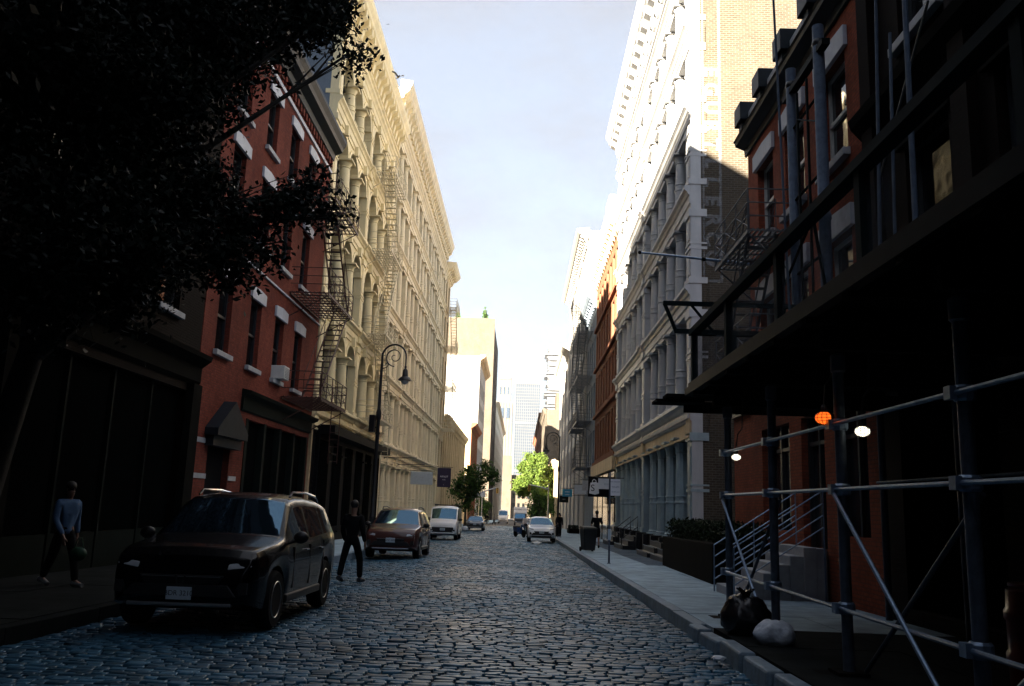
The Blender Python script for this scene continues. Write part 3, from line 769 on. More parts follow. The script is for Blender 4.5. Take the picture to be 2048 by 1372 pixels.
for a, b, z0, z1 in ((14.9, 16.4, 1.2, 3.6), (17.0, 18.4, .9, 3.6), (19.2, 21.4, 1.2, 3.6)):
    c = MB(TR); c.box(a, b, -.27, -.22, z0, z1); g = c.build("ground_window", 'glass', rr)
    f = MB(TR)
    for u in (a, (a + b) / 2 - .04, b - .08): f.box(u, u + .08, -.219, -.14, z0, z1)
    f.box(a + .08, b - .08, -.219, -.15, z1 - .6, z1 - .52); f.build("frame", 'dframe').parent = g
fire_escape(rr, TR, 18.6, 21.9, [5.0, 7.95], 'irongrey', 1.0, None, 0)
st = MB(TR); st.box(16.92, 18.58, .05, .3, gz(18) - .1, gz(18) + 1.15); sto = st.build("stoop", 'sill', rr)
for i in range(6):
    st = MB(TR); st.box(16.9, 18.6, .051 + .26 * (5 - i) + .2, .25 + .26 * (6 - i), gz(18) - .1, gz(18) + .15 + .17 * (i + 1)); st.build("step", 'sill', bevel=.015).parent = sto
for u in (16.9, 18.6):
    h = MB(TR); g = gz(u) + .15
    for k in (.25, .48, .71, .95): h.path([(u, 1.85, g + k), (u, .1, g + k + 1.15)], .014, 6)
    for w in (1.85, 1.0, .1): h.tube((u, w, g), (u, w, g + .95 + 1.15 * (1.85 - w) / 1.75), .016, 6)
    h.build("stoop_rail", 'pipe').parent = sto
ra = thing("brick_annex", "one-storey red brick annex beside the low red house, under the shed roof", "building", (XR, 23.4, gz(23.4)))
c = MB(TR); c.box(22.25, 24.6, -6, -.1, gz(24.6) - .5, 4.6); c.build("wall", 'redbrick2', ra)
c = MB(TR); c.box(22.2, 24.65, -.3, 0, 4.2, 4.75); c.build("cornice", 'darkmetal', ra)
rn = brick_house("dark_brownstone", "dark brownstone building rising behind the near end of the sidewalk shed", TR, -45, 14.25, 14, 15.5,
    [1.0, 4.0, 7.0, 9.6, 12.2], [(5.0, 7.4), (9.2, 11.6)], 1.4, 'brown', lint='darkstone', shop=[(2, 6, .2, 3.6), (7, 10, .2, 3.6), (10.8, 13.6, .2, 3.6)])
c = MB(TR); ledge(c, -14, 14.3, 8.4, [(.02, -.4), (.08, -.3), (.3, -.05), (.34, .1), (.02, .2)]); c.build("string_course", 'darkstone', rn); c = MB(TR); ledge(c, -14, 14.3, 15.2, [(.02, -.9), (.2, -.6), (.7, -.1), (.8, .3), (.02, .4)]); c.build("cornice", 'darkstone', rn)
for u in (13.95, 10.9, 8.3, 5.5, 2.5):
    c = MB(TR); c.box(u - .22, u + .22, .002, .16, 4.4, 14.2); c.build("pilaster", 'brown', rn)
for a, b in ((2, 6), (7, 10), (10.8, 13.6)):
    c = MB(TR); c.box(a, b, -.26, -.2, .2, 3.6); c.build("shop_window", 'shopdark', rn)

# planter wall with its hedge in the gap before the white building
pw = thing("planter_wall", "dark planter box topped by a clipped hedge at the foot of the brick side wall", "planter", (5.3, 24, gz(24)))
c = MB(); 
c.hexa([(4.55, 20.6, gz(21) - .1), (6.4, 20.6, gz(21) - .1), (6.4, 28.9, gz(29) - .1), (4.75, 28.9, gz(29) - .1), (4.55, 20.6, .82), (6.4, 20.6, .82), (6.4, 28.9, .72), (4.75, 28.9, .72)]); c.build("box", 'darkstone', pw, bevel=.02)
def leaves(name, pts, size, m, parent=None, flat=.0):
    """small leaf blades, each a bent four-point blade, at the given points"""
    P = np.asarray(pts, float); n = len(P)
    a = RNG.normal(0, 1, (n, 3)); a /= np.linalg.norm(a, axis=1)[:, None]
    b = RNG.normal(0, 1, (n, 3)); b[:, 2] *= (1 - flat); b -= a * (a * b).sum(1)[:, None]; b /= np.linalg.norm(b, axis=1)[:, None] + 1e-9
    s = size * RNG.uniform(.6, 1.3, n)[:, None]; c = np.cross(a, b)
    v = np.stack([P - a * s * .55, P + b * s * .27 + c * s * .08, P + a * s * .55, P - b * s * .27 + c * s * .08], 1).reshape(-1, 3)
    f = np.arange(n * 4, dtype=np.int32)
    me = bpy.data.meshes.new(name); me.vertices.add(n * 4); me.vertices.foreach_set("co", v.ravel()); me.loops.add(n * 4); me.loops.foreach_set("vertex_index", f)
    me.polygons.add(n); me.polygons.foreach_set("loop_start", np.arange(0, n * 4, 4, dtype=np.int32)); me.update(calc_edges=True); me.materials.append(M[m])
    o = bpy.data.objects.new(name, me); COL.objects.link(o)
    if parent is not None: put(o, parent)
    return o
q = np.stack([RNG.uniform(4.85, 6.2, 9000), RNG.uniform(20.7, 28.8, 9000), RNG.uniform(.7, 1.25, 9000)], 1); q[:, 2] += .12 * np.sin(q[:, 1] * 2.1) * RNG.uniform(0, 1, 9000)
leaves("hedge", q, .11, 'hedge', pw)

# right side further on
def flat_building(name, label, T, y0, y1, depth, roof, ncol, rows, ww, wall_m, win_m='glassd', cornice=None, fr='dframe', end_face=False, ends=0, group=None, bottom=None, corn_m=None, piers=0, recess=.25):
    root = thing(name, label, "building", (T(0, 0, 0)[0], (y0 + y1) / 2, gz((y0 + y1) / 2)), group=group)
    cols = [y0 + (y1 - y0) * (i + .5) / ncol for i in range(ncol)]
    m = MB(T); holed(m, y0, y1, gz(y1) - .5, roof, [(u - ww / 2, u + ww / 2, a, b) for u in cols for a, b in rows], 0, -recess)
    m.box(y0 + .001, y1 - .001, -depth, -recess - .06, gz(y1) - .5, roof - .05)
    m.build("wall", wall_m, root)
    for a, b in rows:
        w = None
        for u in cols:
            if w is None: w = win_unit(T, u, a, ww, b - a, root, win_m, fr, -recess + .05); uw = u
            else: put_win(w, uw, a, u, a, root)
    if piers:
        c = MB(T)
        for i in range(piers + 1): u = y0 + (y1 - y0) * i / piers; c.box(max(y0, u - .25), min(y1, u + .25), .002, .16, gz(y1) - .4, roof - .8)
        c.build("pier", corn_m or wall_m, root)
    if cornice:
        c = MB(T); ledge(c, y0, y1, roof - .1, [(.02, -1.1), (.12, -1.0), (.15, -.7), (cornice * .8, -.25), (cornice, 0), (cornice * 1.05, .25), (.02, .35)])
        modillions(c, y0, y1, roof - 1.1, max(4, int((y1 - y0) / 1.0)), .35, .8, cornice * .7); c.build("cornice", corn_m or wall_m, root)
    return root
fb = flat_building("red_bay_building", "orange-red brick building with a cream bracketed cornice next to the white iron front", TR, 54.05, 70.5, 14, 20.9, 8, [(5.4, 8.2), (9.3, 12.1), (13.1, 15.6), (16.5, 18.9)], 1.2, 'farred', cornice=.8, corn_m='cream2')
for z in (4.9, 8.7, 12.55, 15.95): c = MB(TR); c.box(54.1, 70.4, .002, .22, z, z + .22); c.build("string_course", 'farred', fb)
c = MB(TR); c.box(54.1, 70.4, .005, .3, 4.0, 4.85); c.build("shop_frieze", 'tan', fb)
for i in range(4):
    a = 54.6 + i * 4; c = MB(TR); c.box(a, a + 3.3, .003, .08, gz(70), 3.9); c.build("shop_window", 'glassd', fb)
db = flat_building("slate_building", "narrow dark slate-blue building between the red brick and the white fronts", TR, 70.6, 80.4, 12, 19.5, 4, [(5.2, 8.0), (9.2, 12.0), (13.2, 16.0)], 1.3, 'bluegrey', cornice=.8)
fire_escape(db, TR, 74, 80, [5.0, 9, 13, 17], 'irongrey', 1.3, 3.2, 0)
wb = flat_building("tall_white_building", "tall white painted building with a long bracketed cornice further down the right side", TR, 80.5, 110, 14, 28.5, 12, [(5.4, 8.4), (9.6, 12.4), (13.6, 16.4), (17.6, 20.4), (21.6, 24.4)], 1.35, 'bright', cornice=1.2, corn_m='bright', piers=4)
fire_escape(wb, TR, 82, 87, [9, 13.2, 17.3, 21.4], 'irongrey', 1.3, None, 1)
c = MB(TR); c.box(81, 85, -6, -2, 28.4, 32.5); c.build("roof_bulkhead", 'copper', wb)
wb2 = flat_building("sunlit_white_building", "lower sunlit white building at the corner of the side street on the right", TR, 110.1, 135.5, 14, 22.5, 9, [(5.4, 8.4), (9.6, 12.4), (13.6, 16.4), (17.4, 19.8)], 1.5, 'bright', cornice=1.1, corn_m='bright', piers=3)
# beyond the cross street on the right
xb0 = flat_building("low_tan_building", "low tan building behind the sunlit trees past the side street", TR, 150, 224, 16, 9.5, 14, [(.5, 3.6), (5, 7.6)], 2.0, 'tan', cornice=.6)
xb = flat_building("tan_brick_building", "far tan brick building standing right of the stacked tower above the sunlit trees", TR, 226, 262, 16, 27, 7, [(6, 9), (11, 14), (16, 19), (21, 24)], 2.4, 'farbrick', cornice=.8)
c = MB(TR); c.box(230, 240, -9, -3, 26.9, 32); c.build("roof_bulkhead", 'farbrick', xb)
xb2 = flat_building("brown_far_building", "last brown brick building down the right side of the street", TR, 264, 400, 16, 30, 16, [(6, 9), (11, 14), (16, 19), (21, 24)], 4, 'farred', cornice=1)
# left, beyond the colonnade
lb1 = flat_building("balcony_building", "cream building with iron balconies after the long colonnade", TL, 92.1, 98.5, 12, 28.0, 2, [(5.4, 8.4), (10, 13), (14.6, 17.6), (19.2, 22.2), (23.6, 26.4)], 1.6, 'yellow', cornice=1.1, corn_m='cream2')
fire_escape(lb1, TL, 93, 97.5, [9.6, 14.2, 18.8, 23.2], 'ironcream', 1.3, None)
lb2 = flat_building("low_yellow_building", "low yellow stone building with tall piers beyond the colonnade on the left", TL, 98.6, 135.5, 12, 11.5, 12, [(.3, 4.4), (6, 9.4)], 1.5, 'yellow', cornice=.6, piers=12)
lb4 = flat_building("ornate_low_building", "low ornate orange building at the far corner of the side street", TL, 150, 171.5, 14, 15.5, 6, [(1, 5), (7.5, 12)], 2.2, 'yellow', cornice=1.0, corn_m='farred', piers=6)
lb3 = flat_building("white_wall_building", "building with a blank sunlit white side wall above the left treetop", TL, 172, 200, 18, 31.5, 8, [(5.4, 8.4), (10, 13), (14.6, 17.6), (19.2, 22.2), (24, 27)], 2.0, 'bright', cornice=1.1, corn_m='tan')
lb5 = flat_building("tan_tower_block", "tall tan brick block with small trees on its roof, far down the left side", TL, 238, 285, 26, 53, 7, [(z, z + 2.4) for z in np.arange(6, 50, 4.4)], 2.6, 'farbrick', cornice=None)
lb6 = flat_building("grey_far_building", "last grey building down the left side of the street", TL, 290, 420, 20, 36, 14, [(z, z + 2.4) for z in np.arange(6, 30, 4.6)], 4, 'cream2', cornice=1.0)
c = MB(TL); c.box(237.4, 238, -26, .3, 2, 53.8); c.build("side_wall", 'farbrick', lb5)
eb = thing("end_building", "low pinkish tan building closing the far end of the street below the stone tower", "building", (2, 560, gz(560)))
c = MB(); c.box(-30, 40, 560, 580, -8, 21); c.box(-30, -6, 555, 560, -8, 33); c.build("wall", 'farbrick', eb)
for i in range(14):
    for z in (0, 6, 12): c = MB(); x = -5 + i * 3.2; c.box(x, x + 1.5, 559.8, 559.95, z, z + 3); c.build("window", 'glassd', eb)
# ------------------------------------------------------------------ far towers
gt = thing("glass_tower", "pale blue glass tower with vertical ribs, centre of the far skyline", "tower", (4, 1000, -12))
W0, W1, Y0, H0 = -9, 20, 1000, 143
c = MB(); c.box(W0, W1, Y0, Y0 + 35, -15, H0); c.build("glass_wall", 'tower_glass', gt)
c = MB()
for i in range(13): x = W0 + (W1 - W0) * i / 12; c.box(x - .35, x + .35, Y0 - .8, Y0 - .05, -15, H0 + 1)
for i in range(0, 42): z = -5 + i * 3.5; c.box(W0, W1, Y0 - .5, Y0 - .02, z, z + .7)
for z in (40, 96): c.box(W0, W1, Y0 - .9, Y0 - .02, z, z + 2.4)
c.box(W0 - .5, W1 + .5, Y0 - .9, Y0 + 35, H0, H0 + 2)
c.build("mullion_grid", 'tower_rib', gt)
jt = thing("stacked_tower", "white high-rise of staggered stacked storeys on the right of the far skyline", "tower", (50, 1250, -15))
c = MB(); g = MB(); rj = random.Random(3)
for i in range(62):
    z = -10 + i * 4.1; a = rj.choice((0, 0, 2.5, -2.5, 4)); b = rj.choice((0, 0, 2.5, -2.5, 3))
    if z > 236: break
    c.box(33 + a, 67 + b, 1250 - rj.choice((0, 0, 3)), 1290, z, z + 1.5); g.box(35, 65, 1251, 1288, z + 1.5, z + 4.1)
c.build("floor_slab", 'tower_white', jt); g.build("glazing", 'tower_rib', jt)
stt = thing("stone_tower", "stepped limestone tower with a small crown, left on the far skyline", "tower", (-30, 800, -10))
c = MB(); c.box(-34, -10, 800, 826, -15, 98); c.box(-24, -12, 803, 822, 98, 122); c.box(-21, -14.5, 806, 818, 122, 130); c.box(-23.5, -12.5, 802.5, 822.5, 119, 121)
for i in range(9): x = -33 + i * 2.75; c.box(x, x + .9, 799.5, 799.95, 0, 97)
for x in (-20.5, -17.5, -15.5): c.box(x, x + 1, 807, 808, 130, 134)
c.build("wall", 'tower_stone', stt)
for i in range(4):
    x = -32.5 + i * 5.6; c = MB(); c.box(x, x + 3.2, 799.2, 799.45, 82, 92); c.build("window", 'tower_glass', stt)
for i in range(3):
    x = -22.7 + i * 3.6; c = MB(); c.box(x, x + 1.6, 802.6, 802.95, 105, 112); c.build("window", 'tower_glass', stt)

# ------------------------------------------------------------------ trees
def crown_points(clumps, n_per_m2, size):
    out = []
    for x, y, z, r in clumps:
        n = int(n_per_m2 * r * r); sub = max(5, int(9 * r * r)); cen = RNG.normal(0, 1, (sub, 3)); cen /= np.linalg.norm(cen, axis=1)[:, None]; cen *= r * RNG.uniform(.3, .95, (sub, 1)); 
        k = RNG.integers(0, sub, n); p = cen[k] + RNG.normal(0, .24 * max(.55, min(r, 1.2)), (n, 3))
        out.append(p + (x, y, z))
    return np.concatenate(out)
def tree(name, label, base, trunk_top, clumps, r0, bark, leaf, size, dens, group=None):
    root = thing(name, label, "tree", base, group=group)
    t = MB(); b = Vector(base); top = Vector(trunk_top)
    mid = b.lerp(top, .5) + Vector((random.uniform(-.1, .1), random.uniform(-.1, .1), 0))
    t.path([b - Vector((0, 0, .2)), b + Vector((0, 0, .25)), mid, top], [r0 * 1.5, r0 * 1.05, r0 * .85, r0 * .6], 10)
    t.build("trunk", bark, root, smooth=True)
    l = MB()
    for x, y, z, r in clumps:
        e = Vector((x, y, z)); s = mid.lerp(top, random.uniform(.3, 1)); m1 = s.lerp(e, .45) + Vector((random.uniform(-.2, .2), random.uniform(-.2, .2), .12 * (e - s).length))
        l.path([s, m1, e], [r0 * .42, r0 * .24, r0 * .08], 6)
        for _ in range(int(4 + 5 * r)):
            d = Vector(RNG.normal(0, 1, 3)).normalized(); f = e + d * r * random.uniform(.6, 1.0); s2 = m1.lerp(e, random.uniform(.2, 1))
            l.path([s2, s2.lerp(f, .5) + Vector((0, 0, .06 * r)), f], [r0 * .10, r0 * .055, .004], 4)
    l.build("limb", bark, root, smooth=True)
    leaves("crown", crown_points(clumps, dens, size), size, leaf, root)
    return root
near_clumps = [(-3.49, 12.0, 8.67, .85), (-4.38, 11.5, 8.5, 1.05), (-4.06, 12.0, 9.87, 1.3), (-5.28, 11.0, 8.18, 1.35), (-5.96, 10.0, 7.4, 1.5), (-6.6, 9.5, 7.15, 1.4), (-4.75, 11.0, 7.3, 0.7),
    (-5.43, 10.5, 6.55, 1.15), (-6.16, 10.0, 6.07, 1.35), (-5.0, 10.5, 5.75, .9), (-5.32, 10.0, 4.97, 1.05), (-5.61, 9.0, 4.43, 1.1), (-3.94, 11.0, 5.25, 0.62), (-3.35, 11.5, 5.62, 0.5), (-3.12, 11.8, 6.0, 0.32),
    (-4.21, 10.5, 4.5, 0.6), (-3.7, 11.0, 4.85, 0.42), (-4.6, 10.0, 4.15, 0.65), (-5.23, 9.5, 3.95, 0.8), (-3.0, 12.0, 9.1, 0.5), (-2.85, 12.0, 8.3, 0.28), (-5.76, 9.0, 3.8, 0.7), (-5.77, 11.0, 10.52, 1.8), (-3.99, 12.5, 11.34, 1.2), (-4.5, 11.0, 5.7, 0.6), (-2.8, 11.6, 5.5, 0.26),
    (-7.6, 14, 6.3, 1.2), (-8.0, 16, 7.4, 1.3), (-7.2, 13, 8.2, 1.3), (-8.0, 17.2, 6.0, .9), (-7.6, 18, 8.3, 1.2)]  # this row of clumps is added to darken the left pavement
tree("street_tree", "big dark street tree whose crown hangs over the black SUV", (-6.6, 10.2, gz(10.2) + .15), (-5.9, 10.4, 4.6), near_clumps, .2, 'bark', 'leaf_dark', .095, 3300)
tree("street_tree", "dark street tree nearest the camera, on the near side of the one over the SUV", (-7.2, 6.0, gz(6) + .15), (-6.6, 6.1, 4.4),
    [(-6.2, 6.2, 7.6, 1.9), (-5.2, 6.6, 6.0, 1.2), (-6.4, 6.5, 5.2, 1.3), (-4.6, 6.8, 8.6, 1.6), (-6.4, 4.5, 6.4, 1.6), (-4.6, 4.5, 8.0, 1.8), (-3.4, 5.5, 9.2, 1.6), (-6.6, 2.5, 7.2, 1.9), (-4.2, 2.2, 8.6, 1.9), (-2.4, 2.6, 8.4, 1.8), (-.8, 1.4, 8.6, 1.8), (-2.6, -.5, 8.0, 2.0), (-.6, -2, 8.4, 2.0), (-4.8, -.8, 7.8, 2.0), (.8, .2, 9.2, 1.6)], .18, 'bark', 'leaf_dark', .12, 1100)  # overhead clumps out of view are added to shade the foreground
def blob(cx, cy, cz, rx, rz, n, r, seed):
    g = random.Random(seed); o = []
    for _ in range(n):
        while True:
            a, b_, c_ = g.uniform(-1, 1), g.uniform(-1, 1), g.uniform(-1, 1)
            if a * a + b_ * b_ + c_ * c_ < 1: break
        o.append((cx + a * rx, cy + b_ * rx, cz + c_ * rz, r * g.uniform(.7, 1.3)))
    return o
tree("street_tree", "young green street tree behind the parked dark sedan on the left", (-6.1, 97, gz(97) + .15), (-6.0, 97, 2.6),
     [(-6.0, 97, 3.6, 1.5), (-6.9, 96.8, 2.9, 1.2), (-5.2, 97, 2.8, 1.1), (-6.3, 97, 1.7, 1.1), (-4.8, 96.5, 4.6, 1.2), (-3.9, 97, 5.6, 1.0), (-3.3, 97, 4.2, .8), (-5.6, 97.5, 5.2, 1.0), (-2.9, 97.3, 4.9, .6)], .16, 'bark2', 'leaf_mid', .26, 620)
tree("street_tree", "large sunlit bright green tree beyond the side street on the right", (4.6, 158, gz(158) + .13), (4.4, 158, 4.0),
     blob(2.9, 158, 6.6, 4.1, 3.6, 24, 1.7, 4), .28, 'bark2', 'leaf_bright', .42, 330)
tree("street_tree", "lower green tree in front of the sunlit tree, by the signal mast", (3.4, 152, gz(152) + .13), (3.3, 152, 1.0),
     blob(3.6, 152, 1.9, 2.3, 1.7, 9, 1.2, 8), .18, 'bark2', 'leaf_mid', .36, 360)
tree("street_tree", "small dark tree past the side street on the left, beside the signal pole", (-7.0, 152, gz(152) + .13), (-7.0, 152, 1.3),
     blob(-6.2, 152, 1.6, 1.4, 2.3, 7, 1.0, 9), .15, 'bark2', 'leaf_mid', .34, 360)
for i, (x, h, w) in enumerate(((-11.8, 4.5, 1.3), (-19.5, 2.4, 1.5))):
    tree("roof_tree", ("pointed little roof tree on the tan block's parapet", "low shrub on the roof of the tan block")[i], (x, 240, 53.4), (x, 240, 53.4 + h * .5), [(x, 240, 53.6 + h * k, w * (1.05 - k)) for k in (.15, .4, .65, .85)], .12, 'bark2', 'leaf_mid', .5, 200)

# ------------------------------------------------------------------ sidewalk shed
sh = thing("sidewalk_shed", "dark plywood-sided sidewalk shed on steel posts along the right pavement", "scaffold shed", (4.3, 6, gz(6)))
SX = 2.9
c = MB()
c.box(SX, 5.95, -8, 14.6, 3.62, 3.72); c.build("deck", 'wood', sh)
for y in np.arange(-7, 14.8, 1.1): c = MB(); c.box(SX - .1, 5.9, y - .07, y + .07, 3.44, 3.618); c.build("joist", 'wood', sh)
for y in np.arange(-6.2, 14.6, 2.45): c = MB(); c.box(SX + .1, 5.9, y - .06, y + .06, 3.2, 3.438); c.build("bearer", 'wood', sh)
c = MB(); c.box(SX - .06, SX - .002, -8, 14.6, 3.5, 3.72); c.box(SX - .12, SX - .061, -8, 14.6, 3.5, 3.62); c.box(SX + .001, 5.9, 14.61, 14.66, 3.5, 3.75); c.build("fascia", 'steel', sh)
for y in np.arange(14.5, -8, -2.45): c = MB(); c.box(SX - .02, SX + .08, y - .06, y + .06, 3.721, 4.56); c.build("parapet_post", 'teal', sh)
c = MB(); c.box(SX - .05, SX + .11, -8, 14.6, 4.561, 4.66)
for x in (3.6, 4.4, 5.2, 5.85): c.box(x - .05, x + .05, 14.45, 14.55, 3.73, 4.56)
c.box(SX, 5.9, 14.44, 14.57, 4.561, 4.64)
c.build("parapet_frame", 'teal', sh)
def netmat():
    m, nt, b, out = _nt("debris_net"); b.inputs['Base Color'].default_value = (.05, .06, .08, 1); b.inputs['Roughness'].default_value = .9
    t = nt.nodes.new("ShaderNodeBsdfTransparent"); s = nt.nodes.new("ShaderNodeMixShader")
    n = _noise(nt, _pos(nt), 1.5, 4, .6); nt.links.new(_ramp(nt, n, .35, (.12,) * 3, .65, (.5,) * 3), s.inputs[0])
    nt.links.new(t.outputs[0], s.inputs[1]); nt.links.new(b.outputs[0], s.inputs[2]); nt.links.new(s.outputs[0], out.inputs[0]); return m
M['netm'] = netmat()
c = MB(); c.quad((SX + .03, 6.5, 3.73), (SX + .03, 14.5, 3.73), (SX + .03, 14.5, 4.56), (SX + .03, 6.5, 4.56)); c.quad((SX + .05, 14.5, 3.73), (5.85, 14.5, 3.73), (5.85, 14.5, 4.56), (SX + .05, 14.5, 4.56)); c.build("net", 'netm', sh, keep=True)
c = MB()    # the outrigger frame leaning out over the road at the far end
for z, x in ((5.12, 2.42), (4.62, 2.62)): c.box(x, 5.6, 14.62, 14.7, z, z + .07)
c.path([(2.44, 14.66, 5.15), (2.64, 14.66, 4.66)], .035, 6); c.path([(2.9, 14.66, 5.15), (3.3, 14.66, 4.66)], .025, 6); c.build("outrigger", 'teal', sh)
c = MB(); c.box(2.5, 5.9, 14.75, 15.2, 3.5, 3.56); c.box(2.35, 3.2, 14.95, 15.5, 3.44, 3.49); c.box(2.9, 5.9, 15.3, 15.36, 3.3, 3.5); c.build("plank", 'wood', sh)
posts = [13.6, 11.2, 8.8, 6.3, 3.9, 1.5]
p0 = None
for y in posts:
    if p0 is None:
        c = MB(); c.lathe([(.055, 0), (.055, 3.0), (.075, 3.02), (.075, 3.18), (.05, 3.2)], (3.27, y, 0.02), 12); p0 = c.build("post", 'pipe_dark', sh, smooth=True); y00 = y
        c = MB(); c.box(3.12, 3.42, y - .15, y + .15, -.02, .012); c.box(2.98, 3.56, y - .2, y + .2, -.08, -.021); b0 = c.build("base_plate", 'wood', sh)
        k0 = []
        for z in (1.76, .6, 2.42): c = MB(); c.lathe([(.07, 0), (.085, .02), (.085, .1), (.07, .12)], (3.27, y, z), 10); c.box(3.14, 3.19, y - .05, y + .05, z + .01, z + .11); k0.append(c.build("clamp", 'pipe', sh))
    else:
        again(p0, sh, p0.location + Vector((0, y - y00, 0))); again(b0, sh, b0.location + Vector((0, y - y00, gz(y) - gz(y00)))); [again(q_, sh, q_.location + Vector((0, y - y00, 0))) for q_ in k0]
for y in posts[:5]:
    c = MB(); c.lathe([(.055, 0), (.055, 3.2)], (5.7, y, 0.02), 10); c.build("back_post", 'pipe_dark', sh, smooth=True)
for z, x in ((1.82, 3.19), (.66, 3.19), (2.48, 3.19)):
    c = MB(); c.tube((x, 0.5, z), (x, 13.75, z), .021, 8); c.build("rail", 'pipe', sh, smooth=True)
c = MB(); c.tube((5.65, .5, 2.1), (5.65, 13.7, 2.1), .022, 8); c.build("back_rail", 'pipe_dark', sh, smooth=True)
for (ya, za), (yb, zb) in (((8.8, 1.8), (6.5, .12)), ((13.6, 1.75), (11.3, .15)), ((3.9, 1.8), (6.2, .15))):
    c = MB(); c.tube((3.17, ya, za), (3.17, yb, zb), .022, 8); c.build("brace", 'pipe', sh, smooth=True)
for (ya, za), (yb, zb) in (((6.3, 1.75), (8.6, .1)), ((11.2, 1.75), (13.4, .1))):
    c = MB(); c.tube((3.36, ya, za), (3.36, yb, zb), .022, 8); c.build("brace", 'pipe_dark', sh, smooth=True)
# hoist frame of thick pipes in front of the low red house
hf = thing("hoist_frame", "tall frame of two thick blue-grey pipes rising before the red house's windows", "scaffold", (5.6, 16.1, 3.7))
for y in (17.0, 15.3):
    c = MB(); c.lathe([(.11, 3.72), (.11, 7.0), (.125, 7.02), (.125, 7.12), (.11, 7.14), (.11, 11.0)], (5.55, y, 0), 14); c.build("pipe", 'pipe_blue', hf, smooth=True)
c = MB(); c.box(5.47, 5.63, 14.9, 17.4, 10.4, 10.52)
for z in (9.6, 8.0, 6.4): c.tube((5.55, 15.3, z), (5.55, 17.0, z), .03, 6)
for y in (15.9, 16.5): c.tube((5.5, y, 4.0), (5.5, y, 10.2), .028, 6)
c.tube((5.5, 16.5, 9.6), (5.5, 15.3, 9.0), .02, 6); c.tube((5.3, 15.5, 6.9), (5.3, 17.0, 6.2), .03, 6)
c.build("crossbar", 'steel', hf)
for y in (15.3, 17.0):
    c = MB(); c.ball((5.55, y, 10.63), .13, 10, 6); c.build("pulley", 'ironblack', hf, smooth=True)
# loose poles and ropes above the near part of the shed
ps = thing("scaffold_poles", "thin upright scaffold poles standing on the near shed roof", "scaffold", (4.2, 9, 3.73))
for i, (a, b, r_) in enumerate((((3.3, 10.4, 3.73), (3.25, 10.6, 8.6), .016), ((3.5, 8.2, 3.73), (3.7, 8.2, 10.2), .018), ((3.5, 7.4, 3.73), (3.6, 7.5, 10.4), .026), ((4.4, 9.9, 3.73), (4.5, 9.9, 7.6), .02), ((3.6, 8.3, 5.0), (4.5, 8.9, 7.4), .016), ((4.6, 7.2, 3.73), (4.4, 7.2, 9), .02), ((3.2, 9.2, 4.9), (3.4, 9.3, 3.74), .02))):
    c = MB(); c.tube(a, b, r_, 6); c.build("pole", 'pipe_blue' if i < 4 else 'steel', ps)
c = MB(); c.tube((3.6, 8.2, 7.0), (3.6, 7.45, 7.0), .03, 6); c.tube((3.66, 8.2, 8.8), (3.6, 7.45, 8.8), .03, 6); c.build("rung", 'pipe', ps)
# lamps under the shed
for nm, lb, p, mm, s in (("work_lamp", "lit amber caution lamp hanging from the shed post", (3.13, 8.85, 2.55), 'amber', .075), ("bulb_lamp", "lit white caged bulb right of the amber lamp", (3.42, 8.6, 2.40), 'bulb', .06), ("bulb_lamp", "small lit white bulb at the far end of the shed", (3.25, 13.0, 2.38), 'bulb', .055)):
    t = thing(nm, lb, "lamp", p)
    c = MB(); c.ball((0, 0, 0), s, 12, 8, (1.25, 1, .85)); c.T = None
    c.v = [(v[0] + p[0], v[1] + p[1], v[2] + p[2]) for v in c.v]; c.build("bulb", mm, t, smooth=True)
    c = MB(); c.lathe([(.03, 0), (.035, .05), (.02, .08)], (p[0], p[1], p[2] + s * .8), 8)
    c.path([(p[0], p[1], p[2] + s * .8 + .08), (p[0] + .04, p[1] + .06, p[2] + .35), (p[0] + .12, p[1] + .1, p[2] + .45), (p[0] + .14, p[1] + .1, 3.3)], .008, 5); c.build("holder", 'ironblack', t)
    c = MB()
    for q in range(6):
        a_ = math.pi * q / 6; c.path([(p[0] + s * 1.34 * math.cos(a_) * math.cos(t_), p[1] + s * 1.1 * math.sin(a_) * math.cos(t_), p[2] + s * .95 * math.sin(t_)) for t_ in np.linspace(-math.pi / 2, math.pi * 1.5, 17)], .0035, 4)
    for t_ in (-.5, 0, .5): c.path([(p[0] + s * 1.34 * math.cos(t_) * math.cos(a_), p[1] + s * 1.1 * math.cos(t_) * math.sin(a_), p[2] + s * .95 * math.sin(t_)) for a_ in np.linspace(0, 2 * math.pi, 15)], .003, 4)
    c.build("cage", 'ironblack', t)
    if s > .07:
        c = MB(); c.lathe([(.03, 0), (.06, .03), (.06, .12), (.03, .16)], (p[0] + .02, p[1], p[2]), 8, 'x'); c.build("housing", 'ironblack', t)
fp = thing("flagpole", "bare horizontal flagpole sticking out from the low red house towards the street", "flagpole", (5.9, 21.5, 7.97))
c = MB(); c.tube((5.98, 21.5, 7.95), (2.95, 21.5, 8.18), .042, 10, .028); c.build("pole", 'pipe', fp, smooth=True)
c = MB(); c.ball((2.93, 21.5, 8.18), .05, 8, 6); c.lathe([(.055, -.05), (.055, .05)], (4.6, 21.5, 8.05), 8, 'x'); c.build("fitting", 'steel', fp, smooth=True)
